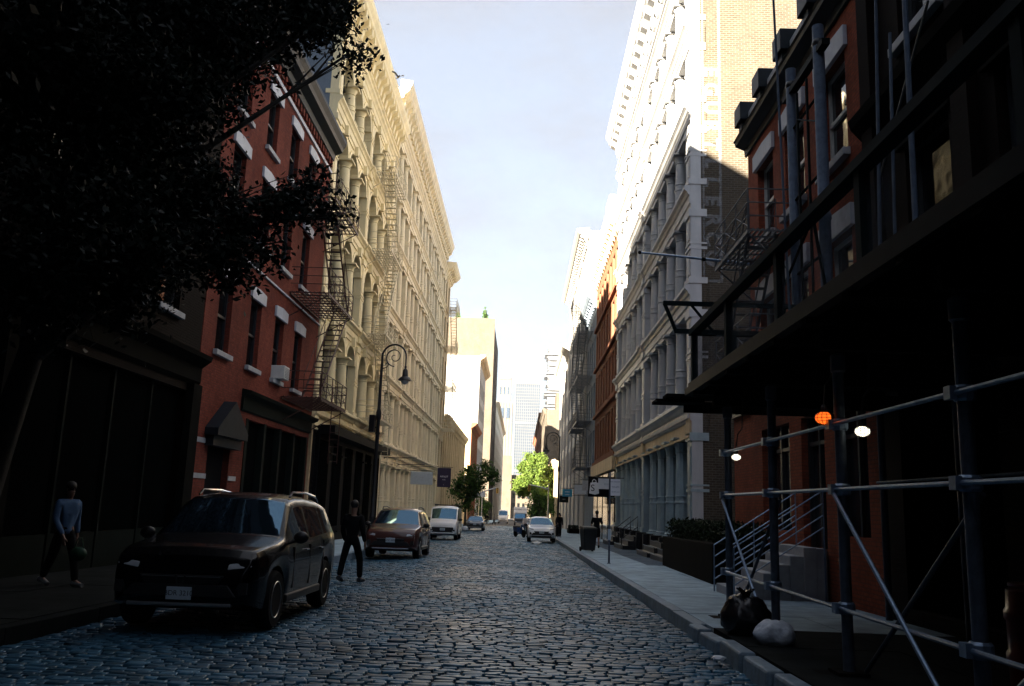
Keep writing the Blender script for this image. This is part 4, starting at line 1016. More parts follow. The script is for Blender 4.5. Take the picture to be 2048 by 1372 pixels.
# ------------------------------------------------------------------ vehicles (local axes: nose at y = 0 facing -Y, tail at y = L)
def interp(tab, t):
    return float(np.interp(t, [a for a, _ in tab], [b for _, b in tab]))
SUV = dict(top=[(0, .58), (.006, .74), (.02, .90), (.05, .99), (.10, 1.03), (.20, 1.08), (.265, 1.13), (.275, 1.15), (.40, 1.60), (.43, 1.655), (.50, 1.69), (.62, 1.70), (.78, 1.665), (.86, 1.62), (.90, 1.58), (.975, 1.14), (.99, .95), (1.0, .62)],
           belt=[(0, .86), (.27, 1.05), (.6, 1.07), (.85, 1.13), (1, 1.10)], glass=(.30, .91), pillars=(.335, .545, .745), ws=(.275, .405), rw=(.905, .972), roofw=.77, gh=.27)
SEDAN = dict(top=[(0, .52), (.006, .64), (.02, .74), (.06, .82), (.2, .93), (.27, .97), (.42, 1.36), (.46, 1.41), (.56, 1.44), (.66, 1.42), (.72, 1.38), (.88, 1.04), (.97, 1.0), (.99, .9), (1, .6)],
             belt=[(0, .7), (.27, .93), (.6, .95), (1, .95)], glass=(.31, .84), pillars=(.335, .55, .74), ws=(.275, .425), rw=(.72, .875), roofw=.72, gh=.27)
CROSS = dict(top=[(0, .55), (.006, .70), (.02, .82), (.06, .91), (.2, 1.0), (.27, 1.05), (.41, 1.47), (.45, 1.53), (.55, 1.56), (.75, 1.53), (.84, 1.47), (.96, 1.08), (.985, .95), (1, .6)],
             belt=[(0, .78), (.27, .98), (.6, 1.0), (1, 1.05)], glass=(.31, .88), pillars=(.335, .55, .74), ws=(.275, .415), rw=(.86, .955), roofw=.74, gh=.27)
VAN = dict(top=[(0, .55), (.006, .82), (.02, .97), (.05, 1.05), (.12, 1.15), (.145, 1.19), (.255, 1.80), (.28, 1.88), (.36, 1.96), (.6, 1.97), (.95, 1.95), (.99, 1.9), (1, 1.6)],
           belt=[(0, .86), (.15, 1.12), (1, 1.12)], glass=(.17, .44), pillars=(.24,), ws=(.15, .262), rw=(.992, .999), roofw=.93, gh=.2)
def car(name, label, loc, rz, L_, W_, H_, prof, paint, wheel_r=.36, plate='', rails=False, group="cars parked along the kerbs", lower='blacktrim', lights=True, cat="car", detail=True):
    root = thing(name, label, cat, loc, rz, group, world_parts=False)
    Hm = max(z for _, z in prof['top']); k = H_ / Hm
    top = [(a * L_, z * k) for a, z in prof['top']]; belt = [(a * L_, z * k) for a, z in prof['belt']]
    ya, yb = .185 * L_, .80 * L_; ra = wheel_r + .07
    plan = [(0, .74), (.004, .80), (.015, .87), (.04, .93), (.09, .975), (.2, 1), (.8, 1), (.93, .975), (.98, .93), (1, .86)] if prof is not VAN else [(0, .86), (.004, .90), (.015, .94), (.04, .97), (.09, .99), (.2, 1), (.97, 1), (1, .96)]
    ys = set(np.linspace(0, L_, 44)) | {a for a, _ in top} | {a * L_ for a, _ in plan}
    for y0 in (ya, yb): ys |= set(y0 + ra * np.cos(np.linspace(0, math.pi, 15)))
    for q in prof['pillars']: ys |= {q * L_ - .045, q * L_ + .045}
    for q in prof['ws'] + prof['rw'] + prof['glass']: ys.add(q * L_)
    ys = sorted(y for y in ys if 0 <= y <= L_); o = []
    for y in ys:
        if not o or y - o[-1] > .004: o.append(y)
    ys = o; sill = .27 * k + .02; rings = []
    for y in ys:
        zt = interp(top, y); bt = min(interp(belt, y), zt - .035); wbd = W_ / 2 * interp([(a * L_, b) for a, b in plan], y)
        z0 = sill + (.10 * (1 - min(1, y / .35)) if y < .35 else 0) + (.12 * max(0, (y - L_ + .35) / .35))
        for y0 in (ya, yb):
            d = abs(y - y0)
            if d < ra: z0 = max(z0, wheel_r + math.sqrt(ra * ra - d * d) * .98)
        z0 = min(z0, bt - .1)
        t = max(0, min(1, (zt - bt - .04) / (Hm * k - bt - .04))); wr_ = wbd * (.94 * (1 - t) + prof['roofw'] * t)
        g0 = (wbd * .955, bt + .02 + .015 * t); rc = (wr_ * .985, zt - .02 - .05 * t); g1 = (g0[0] + (rc[0] - g0[0]) * .86, g0[1] + (rc[1] - g0[1]) * .86)
        rings.append([(wbd * .72, max(.2, z0 - .03)), (wbd * .965, z0), (wbd * .995, z0 + .30 * (bt - z0)), (wbd * 1.0, z0 + .62 * (bt - z0)), (wbd * .985, z0 + .88 * (bt - z0)), (wbd * .965, bt), g0, g1, rc, (wr_ * .90, zt - .006 - .012 * t), (wr_ * .5, zt + .012 + .02 * t), (0, zt + .018 + .026 * t)])
    n = len(rings[0]); ring = [[(x, y, z) for x, z in r] + [(-x, y, z) for x, z in r[-2::-1]] for y, r in zip(ys, rings)]
    m = 2 * n - 1; body = MB(); sg = MB(); wsg = MB(); rwg = MB(); V = [p for r in ring for p in r]
    fb, fs_, fw, fr = [], [], [], []
    for i in range(len(ys) - 1):
        ym = (ys[i] + ys[i + 1]) / 2 / L_
        gh = interp(top, ym * L_) - interp(belt, ym * L_)
        for j in range(m - 1):
            jj = j if j < n - 1 else m - 2 - j
            q = (i * m + j, i * m + j + 1, (i + 1) * m + j + 1, (i + 1) * m + j)
            if jj == 6 and prof['glass'][0] < ym < prof['glass'][1] and gh > prof['gh'] * k and not any(abs(ym - p) * L_ < .044 for p in prof['pillars']): fs_.append(((j < n - 1, sum(ym > p for p in prof['pillars'])), q))
            elif jj >= 9 and prof['ws'][0] < ym < prof['ws'][1]: fw.append(q)
            elif jj >= 9 and prof['rw'][0] < ym < prof['rw'][1]: fr.append(q)
            else: fb.append(q)
        fb.append((i * m, (i + 1) * m, (i + 1) * m + m - 1, i * m + m - 1))
    fb.append(tuple(range(m))); e = (len(ys) - 1) * m; fb.append(tuple(range(e + m - 1, e - 1, -1)))
    def sub(fl, nm, mm):
        used = sorted({v for f in fl for v in f}); mp_ = {v: a for a, v in enumerate(used)}; b = MB(); b.v = [V[v] for v in used]; b.f = [tuple(mp_[v] for v in f) for f in fl]
        return b.build(nm, mm, root, smooth=True, angle=50)
    sub(fb, "body", paint)
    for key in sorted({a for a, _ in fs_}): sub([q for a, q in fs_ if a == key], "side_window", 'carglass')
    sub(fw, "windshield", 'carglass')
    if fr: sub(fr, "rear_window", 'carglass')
    # wheels
    tw = MB(); R_ = wheel_r; tw.lathe([(R_ * .62, -.11), (R_ * .93, -.115), (R_, -.07), (R_, .07), (R_ * .93, .115), (R_ * .62, .11)], (0, 0, 0), 26, 'x')
    rm = MB(); rm.lathe([(R_ * .58, .03), (R_ * .66, .10), (R_ * .62, .118), (R_ * .57, .10), (R_ * .54, .045), (.06, .05), (.055, .085), (.01, .09)], (0, 0, 0), 26, 'x')
    for q in range(5):
        a = 2 * math.pi * q / 5
        for da in (-.13, .13):
            rm.hexa([(.05, .05 * math.cos(a + da), .05 * math.sin(a + da)), (.05, R_ * .6 * math.cos(a + da - .05), R_ * .6 * math.sin(a + da - .05)), (.05, R_ * .6 * math.cos(a + da + .05), R_ * .6 * math.sin(a + da + .05)), (.05, .05 * math.cos(a + da + .3), .05 * math.sin(a + da + .3)),
                     (.1, .05 * math.cos(a + da), .05 * math.sin(a + da)), (.108, R_ * .6 * math.cos(a + da - .05), R_ * .6 * math.sin(a + da - .05)), (.108, R_ * .6 * math.cos(a + da + .05), R_ * .6 * math.sin(a + da + .05)), (.1, .05 * math.cos(a + da + .3), .05 * math.sin(a + da + .3))])
    wp = None
    for y in (ya, yb):
        for s in (-1, 1):
            if wp is None:
                wp = tw.build("wheel", 'tyre', root, smooth=True); rim = rm.build("rim", 'rim', smooth=True); rim.parent = wp; w = wp
                hub = MB(); hub.lathe([(R_ * .5, -.1), (R_ * .5, .03)], (0, 0, 0), 16, 'x'); hb = hub.build("brake", 'tyre'); hb.parent = wp
            else: w = again(wp, root, (0, 0, 0))
            w.location = (s * (W_ / 2 - .125), y, R_)
            w.rotation_euler = (0, 0, 0 if s > 0 else math.pi)
    # nose
    b = lambda nm, mm, bx, bev=.015, par=root: (lambda q: (q.box(*bx), q.build(nm, mm, par, bevel=bev))[1])(MB())
    zn = .74 * k
    hoodz = lambda y: interp(top, y)
    g = MB(); g.prism([(-W_ * .27, zn - .05), (W_ * .27, zn - .05), (W_ * .23, zn - .16), (-W_ * .23, zn - .16)], lambda x, z: (x, -.012, z), lambda x, z: (x, .16, z + .0)); g.build("grille", 'blacktrim', root, bevel=.012)
    g = MB(); g.prism([(-W_ * .36, sill + .16), (W_ * .36, sill + .16), (W_ * .30, sill + .30), (-W_ * .30, sill + .30)], lambda x, z: (x, -.016, z), lambda x, z: (x, .12, z)); g.build("lower_intake", 'blacktrim', root, bevel=.012)
    for q in range(4):
        g = MB(); g.box(-W_ * .25, W_ * .25, -.018, -.0121, zn - .148 + q * .026, zn - .142 + q * .026); g.build("grille_bar", 'rim' if q == 3 else 'tyre', root)
    b("bumper_trim", 'rim' if prof is not VAN else lower, (-W_ * .33, W_ * .33, -.022, .2, sill + .04, sill + .085))
    for s in (-1, 1):
        h = MB(); h.hexa([(s * W_ * .285, .005, zn + .02), (s * W_ * .43, .07, zn + .06), (s * W_ * .462, .34, zn + .10), (s * W_ * .30, .25, zn + .04),
                          (s * W_ * .285, .04, zn + .085), (s * W_ * .425, .12, zn + .14), (s * W_ * .455, .40, zn + .155), (s * W_ * .30, .28, zn + .12)])
        h.build("headlight", 'lens', root, bevel=.012)
        h = MB(); h.prism([(s * W_ * .33, sill + .17), (s * W_ * .42, sill + .2), (s * W_ * .42, sill + .33), (s * W_ * .37, sill + .33)], lambda x, z: (x, .0 , z), lambda x, z: (x, .2, z)); h.build("fog_light", 'blacktrim', root)
        h = MB(); h.ball((s * (W_ / 2 + .11), .305 * L_, interp(belt, .3 * L_) + .08), .1, 12, 8, (1.1, .7, .85)); h.tube((s * (W_ / 2 - .04), .30 * L_, interp(belt, .3 * L_) + .01), (s * (W_ / 2 + .08), .305 * L_, interp(belt, .3 * L_) + .05), .03, 6)
        h.build("mirror", 'blacktrim' if paint in ('p_black', 'p_red', 'p_white') else paint, root, smooth=True)
        if detail:
            for yy in (.47, .67) if prof is not VAN else (.42,):
                b("door_handle", 'chrome' if paint == 'p_black' else paint, (s * W_ / 2 - .012, s * W_ / 2 + .028, yy * L_, yy * L_ + .17, .93 * k, .955 * k), .008)
            d = MB()
            for yy in ((.345, .545, .735) if prof is not VAN else (.2, .44)):
                d.box(s * W_ / 2 - .02, s * W_ / 2 + .0015, yy * L_ - .004, yy * L_ + .004, sill + .16, interp(belt, yy * L_) - .06)
            d.build("door_seam", 'blacktrim', root)
            b("sill_trim", lower, (s * W_ / 2 - .06, s * W_ / 2 + .008, ya + ra, yb - ra, sill - .01, sill + .1), .02)
        if rails:
            r_ = MB(); zr = lambda y: interp(top, y) + .005; xs = s * W_ / 2 * .70
            r_.path([(xs, .46 * L_, zr(.46 * L_)), (xs, .49 * L_, zr(.49 * L_) + .06), (xs, .66 * L_, zr(.66 * L_) + .065), (xs, .80 * L_, zr(.8 * L_) + .06), (xs, .84 * L_, zr(.84 * L_))], .018, 6); r_.build("roof_rail", 'chrome' if paint == 'p_black' else 'blacktrim', root, smooth=True)
    if plate:
        pz = .14 if paint == 'p_black' else 0
        p = b("license_plate", 'plate', (-.155, .155, -.036, -.017, sill + .26 - pz, sill + .41 - pz), .004)
        t = text_obj(plate, .085, "plate_lettering", 'ink', facing_cam(0, -.037, sill + .335 - pz), None, .001); t.parent = p
    return root
S_ = SLOPE
def tiltx(o): o.rotation_euler.x = -math.atan(SLOPE)
suv = car("parked_suv", "black SUV with silver roof rails parked at the left kerb, nearest the camera", (-4.13, 10.75, gz(10.75)), 0, 4.65, 1.94, 1.74, SUV, 'p_black', .37, "BDR 3210", True); tiltx(suv)
c = MB()                                   # the upright bars of the badge on its grille
for s in (-1, 1): c.hexa([(s * .035 - .011, -.03, .60), (s * .035 + .011, -.03, .60), (s * .035 + .011, -.013, .60), (s * .035 - .011, -.013, .60), (s * .055 - .011, -.03, .70), (s * .055 + .011, -.03, .70), (s * .055 + .011, -.013, .70), (s * .055 - .011, -.013, .70)])
c.build("badge", 'chrome', suv)
red = car("parked_suv", "maroon SUV with black roof rails parked behind the black one, by the lamp post", (-4.32, 29.3, gz(29.3)), 0, 4.6, 1.86, 1.69, SUV, 'p_red', .36, "GNF 4405", True); tiltx(red)
c = MB(); c.lathe([(.07, -.03), (.07, -.013)], (0, 0, .66), 14, 'y'); c.build("badge", 'chrome', red)
van = car("parked_van", "small white delivery van with a ladder rack, parked behind the maroon SUV", (-4.68, 53, gz(53)), 0, 4.4, 1.8, 2.02, VAN, 'p_white', .33, "81274", False, cat="van"); tiltx(van)
c = MB()
for y in (1.9, 2.7, 3.6): c.box(-.72, .72, y - .025, y + .025, 2.09, 2.13); c.box(-.72, -.68, y - .02, y + .02, 1.98, 2.09); c.box(.68, .72, y - .02, y + .02, 1.98, 2.09)
for x in (-.7, .7): c.box(x - .02, x + .02, 1.7, 3.9, 2.131, 2.16)
c.build("roof_rack", 'blacktrim', van)
c = MB(); c.box(-.66, .66, -.02, .15, .55, .76); c.build("bumper", 'blacktrim', van, bevel=.03)
sed = car("parked_sedan", "dark charcoal sedan parked under the young tree on the left", (-4.5, 87.5, gz(87.5)), 0, 4.7, 1.82, 1.45, SEDAN, 'p_dark', .33, "JKL 6021", detail=False); tiltx(sed)
kia = car("parked_crossover", "white crossover parked at the right kerb ahead of the rubbish bin", (1.42, 54.6, gz(54.6)), 0, 4.35, 1.8, 1.56, CROSS, 'p_white', .34, "LGC 9083"); tiltx(kia)
c = MB(); c.prism([(-.60, .42), (.60, .42), (.68, .30), (-.68, .30)], lambda x, z: (x, -.03, z), lambda x, z: (x, .1, z)); c.build("bumper_inlay", 'blacktrim', kia, bevel=.015)
fv = car("delivery_van", "tall white van coming up the street near the far crossing", (-3.4, 178, gz(178)), 0, 5.6, 2.02, 2.75, VAN, 'p_white', .36, "", group="vehicles driving in the distance", cat="van", detail=False); tiltx(fv)
bc = car("blue_car", "blue-windowed dark car behind the motorcycle on the right", (1.55, 84, gz(84)), 0, 4.5, 1.8, 1.5, SEDAN, 'p_blue', .33, "", detail=False); tiltx(bc)
# box truck
bt = thing("box_truck", "white box truck with a dark cab driving behind the motorcycle, with lettering over its windscreen", "truck", (.1, 148, gz(148)), 0, "vehicles driving in the distance", world_parts=False)
c = MB(); c.box(-1.12, 1.12, 1.6, 7.0, .8, 3.15); c.build("cargo_box", 'p_white', bt, bevel=.05)
c = MB(); c.hexa([(-1.0, 0, .5), (1.0, 0, .5), (1.05, 1.58, .5), (-1.05, 1.58, .5), (-.95, .35, 2.1), (.95, .35, 2.1), (1.0, 1.58, 2.2), (-1.0, 1.58, 2.2)]); c.build("cab", 'p_dark', bt, bevel=.06)
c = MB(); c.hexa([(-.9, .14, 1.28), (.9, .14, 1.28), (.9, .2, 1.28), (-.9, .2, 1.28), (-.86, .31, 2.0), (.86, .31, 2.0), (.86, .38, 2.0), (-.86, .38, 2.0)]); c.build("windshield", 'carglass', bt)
c = MB(); c.box(-.8, .8, -.02, .02, .75, 1.1); c.build("grille", 'blacktrim', bt)
text_obj("MOVING CO", .34, "lettering", 'ink', facing_cam(0, 1.59, 2.72), bt)
c = MB()
for x in (-.9, .9):
    for y in (.9, 5.4): c.lathe([(.3, -.13), (.42, -.12), (.42, .12), (.3, .13)], (x, y, .42), 18, 'x')
for x, y in ((-.9, .9), (.9, .9), (-.9, 5.4), (.9, 5.4)):
    w = MB(); w.lathe([(.1, -.13), (.4, -.13), (.42, -.1), (.42, .1), (.4, .13), (.1, .13)], (x, y, .42), 18, 'x'); w.build("wheel", 'tyre', bt, smooth=True)
for s in (-1, 1):
    c = MB(); c.box(s * .7 - .16, s * .7 + .16, -.03, .03, .62, .74); c.build("headlight", 'lens', bt)
# motorcycle
mc = thing("motorcycle", "blue and dark motor scooter parked nose-out beside the white crossover", "motorcycle", (.35, 66, gz(66)), R(28), world_parts=False)
for y in (0, 1.3):
    w = MB(); w.lathe([(.2, -.05), (.28, -.05), (.3, 0), (.28, .05), (.2, .05)], (0, y, .3), 18, 'x'); wo = w.build("wheel", 'tyre', mc, smooth=True)
    w = MB(); w.lathe([(.02, -.03), (.2, -.02), (.2, .02), (.02, .03)], (0, y, .3), 14, 'x'); w.build("rim", 'rim').parent = wo
c = MB(); c.path([(0, 0, .3), (0, .14, .7), (0, .2, 1.0)], [.045, .05, .04], 8); c.path([(-.34, .28, 1.04), (0, .2, 1.02), (.34, .28, 1.04)], .018, 6); c.build("fork", 'chrome', mc, smooth=True)
c = MB(); c.hexa([(-.2, .2, .3), (.2, .2, .3), (.17, .5, .3), (-.17, .5, .3), (-.16, .08, .95), (.16, .08, .95), (.12, .25, .98), (-.12, .25, .98)]); c.box(-.14, .14, .3, .9, .24, .34); c.hexa([(-.16, .8, .34), (.16, .8, .34), (.14, 1.5, .45), (-.14, 1.5, .45), (-.16, .82, .72), (.16, .82, .72), (.1, 1.62, .78), (-.1, 1.62, .78)]); c.build("body", 'p_blue', mc, bevel=.04)
c = MB(); c.box(-.14, .14, .82, 1.55, .725, .82); c.build("seat", 'blacktrim', mc, bevel=.04)
c = MB(); c.ball((0, .1, .92), .09, 10, 7, (1, .6, 1)); c.build("headlight", 'lens', mc, smooth=True)

# ------------------------------------------------------------------ people
def skin_mesh(name, pts, edges, radii, m, parent, root_i=0, sub=1):
    me = bpy.data.meshes.new(name); me.from_pydata(pts, edges, []); o = bpy.data.objects.new(name, me); COL.objects.link(o)
    md = o.modifiers.new("skin", 'SKIN'); md.use_smooth_shade = True
    sv = me.skin_vertices[0].data
    for i, r_ in enumerate(radii):
        sv[i].radius = r_ if isinstance(r_, tuple) else (r_, r_); sv[i].use_root = (i == root_i)
    if sub: s = o.modifiers.new("sub", 'SUBSURF'); s.levels = sub; s.render_levels = sub
    dg = bpy.context.evaluated_depsgraph_get(); dg.update()
    nm = bpy.data.meshes.new_from_object(o.evaluated_get(dg)); nm.name = name
    bpy.data.objects.remove(o); nm.materials.clear(); nm.materials.append(M[m])
    q = bpy.data.objects.new(name, nm); COL.objects.link(q)
    for p in nm.polygons: p.use_smooth = True
    q.parent = parent; return q
def person(label, loc, rz, hgt=1.75, step=.28, arm=(.1, -.1), top='cl_black', legs='cl_black', shoe='shoe', sleeve=True, shorts=False, lean=0.0, hairlen=0.0, group=None, spread=.09, elbow=.12):
    """faces -Y in its own axes; step = stride, arm = fore/aft swing of the two hands"""
    root = thing("person", label, "person", loc, rz, group, world_parts=False); k = hgt / 1.75
    P = {}; 
    P['pel'] = (0, 0, .95); P['wst'] = (0, -.01 + lean * .3, 1.10); P['chs'] = (0, -.015 + lean * .7, 1.32); P['nck'] = (0, lean, 1.47); P['hd0'] = (0, lean - .02, 1.56); P['hd1'] = (0, lean - .03, 1.66)
    for s, sg in (('l', -1), ('r', 1)):
        d = step * sg
        P['hip' + s] = (sg * .09, 0, .90); P['kne' + s] = (sg * spread, -d * .55 - .03, .49); P['ank' + s] = (sg * spread * 1.05, -d + .02, .085 + (.05 if d < -.15 else 0)); P['toe' + s] = (sg * spread * 1.15, -d - .17, .035)
        a = arm[0 if sg < 0 else 1]
        P['sho' + s] = (sg * .185, lean - .01, 1.41); P['elb' + s] = (sg * .25, lean * .6 + .03 - a * .35, 1.12); P['wri' + s] = (sg * .255, lean * .4 - a - elbow * .6, .87); P['plm' + s] = (sg * .255, lean * .4 - a * 1.15 - elbow * .7, .79)
    P = {n: tuple(c_ * k for c_ in v) for n, v in P.items()}
    def build(nm, chain, rad, mm, root_n):
        ns = []; 
        for a, b in chain:
            for q in (a, b):
                if q not in ns: ns.append(q)
        return skin_mesh(nm, [P[q] for q in ns], [(ns.index(a), ns.index(b)) for a, b in chain], [tuple(x * k for x in rad[q]) if isinstance(rad[q], tuple) else rad[q] * k for q in ns], mm, root, ns.index(root_n))
    rad = dict(pel=(.125, .095), wst=(.115, .085), chs=(.115, .08), nck=.05, hd0=(.066, .08), hd1=(.074, .088))
    ch = [('pel', 'wst'), ('wst', 'chs'), ('chs', 'nck'), ('nck', 'hd0'), ('hd0', 'hd1')]
    for s, sg in (('l', -1), ('r', 1)):
        rad.update({'hip' + s: .085, 'kne' + s: .055, 'ank' + s: .036, 'toe' + s: .03, 'sho' + s: .058, 'elb' + s: .04, 'wri' + s: .026, 'plm' + s: (.036, .018)})
        ch += [('pel', 'hip' + s), ('hip' + s, 'kne' + s), ('kne' + s, 'ank' + s), ('ank' + s, 'toe' + s), ('chs', 'sho' + s), ('sho' + s, 'elb' + s), ('elb' + s, 'wri' + s), ('wri' + s, 'plm' + s)]
        px, py, pz = (c_ / k for c_ in P['plm' + s])
        for f in range(4):
            n1, n2 = f'f{f}a' + s, f'f{f}b' + s; oy = (f - 1.5) * .019
            P[n1] = tuple(c_ * k for c_ in (px + .004 * sg, py + oy, pz - .045)); P[n2] = tuple(c_ * k for c_ in (px - .018 * sg, py + oy - .008, pz - .085 - .008 * (f in (1, 2)))); rad[n1] = .0095; rad[n2] = .007
            ch += [('plm' + s, n1), (n1, n2)]
        P['tha' + s] = tuple(c_ * k for c_ in (px - .02 * sg, py - .038, pz + .01)); P['thb' + s] = tuple(c_ * k for c_ in (px - .03 * sg, py - .05, pz - .035)); rad['tha' + s] = .012; rad['thb' + s] = .008
        ch += [('plm' + s, 'tha' + s), ('tha' + s, 'thb' + s)]
    body = build("body", ch, rad, 'skin', 'pel')
    hx, hy, hz = P['hd1']
    f = MB()
    f.hexa([(-.012 * k, hy - .075 * k, hz - .045 * k), (.012 * k, hy - .075 * k, hz - .045 * k), (.012 * k, hy - .06 * k, hz - .045 * k), (-.012 * k, hy - .06 * k, hz - .045 * k), (-.007 * k, hy - .078 * k, hz), (.007 * k, hy - .078 * k, hz), (.007 * k, hy - .06 * k, hz), (-.007 * k, hy - .06 * k, hz)])
    for s in (-1, 1): f.ball((s * .074 * k, hy + .01 * k, hz - .02 * k), .026 * k, 8, 6, (.35, .7, 1.1))
    f.build("face", 'skin', root, smooth=True)
    e = MB()
    for s in (-1, 1): e.ball((s * .03 * k, hy - .078 * k, hz + .002 * k), .011 * k, 8, 5, (1.2, .5, .8))
    e.ball((0, hy - .078 * k, hz - .068 * k), .02 * k, 8, 5, (1.2, .35, .3)); e.build("eye", 'hair', root, smooth=True)
    h = MB(); h.ball((0, hy + .018 * k, hz + .028 * k), .098 * k, 14, 9, (.92, 1.05, .98))
    if hairlen: h.ball((0, hy + .06 * k, hz - hairlen * .4), .085 * k, 12, 8, (.95, .6, 1 + hairlen * 4))
    h.build("hair", 'hair', root, smooth=True)
    g = 1.18
    t = {'pel': (.15, .12), 'wst': (.138, .108), 'chs': (.165, .122), 'nk2': .062}; P['nk2'] = tuple(a + (b - a) * .55 for a, b in zip(P['chs'], P['nck']))
    t['hem'] = (.15, .12); P['hem'] = tuple(c_ * k for c_ in (0, 0, .84)); tc_ = [('hem', 'pel'), ('pel', 'wst'), ('wst', 'chs'), ('chs', 'nk2')]
    for s in 'lr':
        t.update({'sho' + s: .078, 'elb' + s: .062, 'wri' + s: .046}); tc_ += [('chs', 'sho' + s), ('sho' + s, 'elb' + s)] + ([('elb' + s, 'wri' + s)] if sleeve else [])
    build("shirt", tc_, t, top, 'wst')
    l = {'pel': (.142, .112), 'wl': (.12, .09)}; P['wl'] = tuple(c_ * k for c_ in (0, 0, 1.06)); lc = [('wl', 'pel')]
    for s in 'lr':
        l.update({'hip' + s: .106, 'kne' + s: .082, 'ank' + s: .068}); lc += [('pel', 'hip' + s), ('hip' + s, 'kne' + s)] + ([] if shorts else [('kne' + s, 'ank' + s)])
    build("trousers" if not shorts else "shorts", lc, l, legs, 'pel')
    for s in 'lr':
        a, b = Vector(P['ank' + s]), Vector(P['toe' + s]); q = MB(); q.path([a + Vector((0, .05, -.03)), a + Vector((0, -.02, -.035)), b], [.05 * k, .05 * k, .035 * k], 8); q.build("shoe", shoe, root, smooth=True)
    return root
sw = lambda y: gz(y) + .15
person("person in dark clothes standing in the road behind the black SUV, feet apart", (-3.75, 19.6, gz(19.6) - .02), R(165), 1.78, -.16, (.05, .12), 'cl_black', 'cl_black', 'cl_grey', spread=.16)
lp = person("person in a dim blue top walking on the dark left pavement carrying a green bag", (-7.65, 14.6, sw(14.6)), R(65), 1.7, .30, (.22, -.08), 'cl_blue', 'cl_black', 'shoe', hairlen=.1)
gb = thing("green_bag", "small green bag held by the person on the left pavement", "bag", (-7.2, 14.25, sw(14.3) + .45), world_parts=False)
c = MB(); c.ball((0, 0, .1), .13, 12, 8, (1.1, .7, .9)); c.build("pouch", 'cl_green', gb, smooth=True)
c = MB(); c.path([(-.08, 0, .18), (-.03, 0, .36), (.03, 0, .36), (.08, 0, .18)], .01, 5); c.build("handle", 'cl_green', gb)
person("person in black with bare calves walking away past the bin on the right pavement", (3.85, 43.2, sw(43.2)), R(175), 1.8, .26, (.1, .1), 'cl_black', 'cl_black', 'cl_black', sleeve=False, shorts=True)
person("far person in dark jacket and pale trousers on the pavement beyond the lamp post", (4.5, 95.5, sw(95.5)), R(0), 1.75, .1, (.05, .05), 'cl_black', 'cl_grey')
person("person in a white shirt standing just behind the motor scooter", (.5, 69, gz(69)), R(20), 1.75, .1, (.15, .15), 'cl_white', 'cl_grey', elbow=.3)
person("dark-clothed person standing on the pavement beside the white crossover", (2.95, 64.5, sw(64.5)), R(10), 1.75, .12, (.05, .02), 'cl_black', 'cl_black')
person("distant person in black on the left pavement by the signal pole", (-5.2, 138, sw(138) - .1), R(0), 1.75, .15, (.1, .0), 'cl_black', 'cl_black')
person("distant person in a grey coat crossing the side street on the left", (-4.2, 143, gz(143)), R(90), 1.75, .25, (.1, .0), 'cl_grey', 'cl_black')
# ------------------------------------------------------------------ street furniture
def street_lamp(label, x, y, h, out, rz=0):
    root = thing("street_lamp", label, "street lamp", (x, y, sw(y)), rz, "bishop's crook street lamps", world_parts=False)
    c = MB(); c.lathe([(.26, 0), (.26, .12), (.2, .18), (.2, .5), (.16, .6), (.17, .75), (.12, .85), (.105, 1.1), (.12, 1.14), (.12, 1.2), (.095, 1.25), (.075, h * .62), (.11, h * .63), (.11, h * .66), (.07, h * .68), (.055, h - .75)], (0, 0, 0), 14, flute=.06)
    c.lathe([(.1, h * .55), (.1, h * .56)], (0, 0, 0), 10); c.build("post", 'ironblack', root, smooth=True)
    r_ = .52; pts = []
    for i in range(15):
        t = math.pi - math.pi * i / 14; pts.append((out * (r_ + r_ * math.cos(t)), 0, h - .75 + .3 + r_ * math.sin(t)))
    a = MB(); a.path([(0, 0, h - .8)] + pts + [(out * 2 * r_, 0, h - .85)], [.055] + [.045 - .0008 * i for i in range(15)] + [.03], 8); a.build("crook_arm", 'ironblack', root, smooth=True)
    s = MB(); sp = []
    for i in range(34):
        t = i / 33; ang = -math.pi * .5 + t * math.pi * 3.1; rr = .36 * (1 - t) + .05
        sp.append((out * (r_ + .02 - rr * math.cos(ang) * 1.0), 0, h - .45 + rr * math.sin(ang)))
    s.path(sp, [.026 - .012 * i / 33 for i in range(34)], 6); s.path([(out * .02, 0, h - .95), (out * .2, 0, h - .9), (out * .3, 0, h - .78), (out * .22, 0, h - .7), (out * .15, 0, h - .78)], .018, 6); s.ball((out * .0, 0, h - .32), .05, 8, 6); s.build("scroll", 'ironblack', root, smooth=True)
    x2 = out * 2 * r_
    l = MB(); l.lathe([(.03, 0), (.05, -.05), (.04, -.12), (.1, -.2), (.12, -.45), (.2, -.5), (.27, -.58), (.28, -.62), (.2, -.62)], (x2, 0, h - .82), 16); lo = l.build("lantern", 'ironblack', root, smooth=True)
    g = MB(); g.ball((x2, 0, h - 1.46), .17, 12, 8, (1, 1, .9)); g.build("globe", 'globe', root, smooth=True)
    return root
sl = street_lamp("black crook-armed street lamp by the maroon SUV, curling over the left kerb", -5.95, 35, 8.2, 1, R(-10))
c = MB(); c.box(-.34, -.12, -.18, .1, 4.6, 5.3); c.tube((-.15, 0, 4.8), (0, 0, 4.8), .03, 6); c.build("control_box", 'ironblack', sl, bevel=.01)
street_lamp("further black crook-armed street lamp on the right pavement, its lantern over the trees", 2.95, 67, 7.9, -1, R(8))
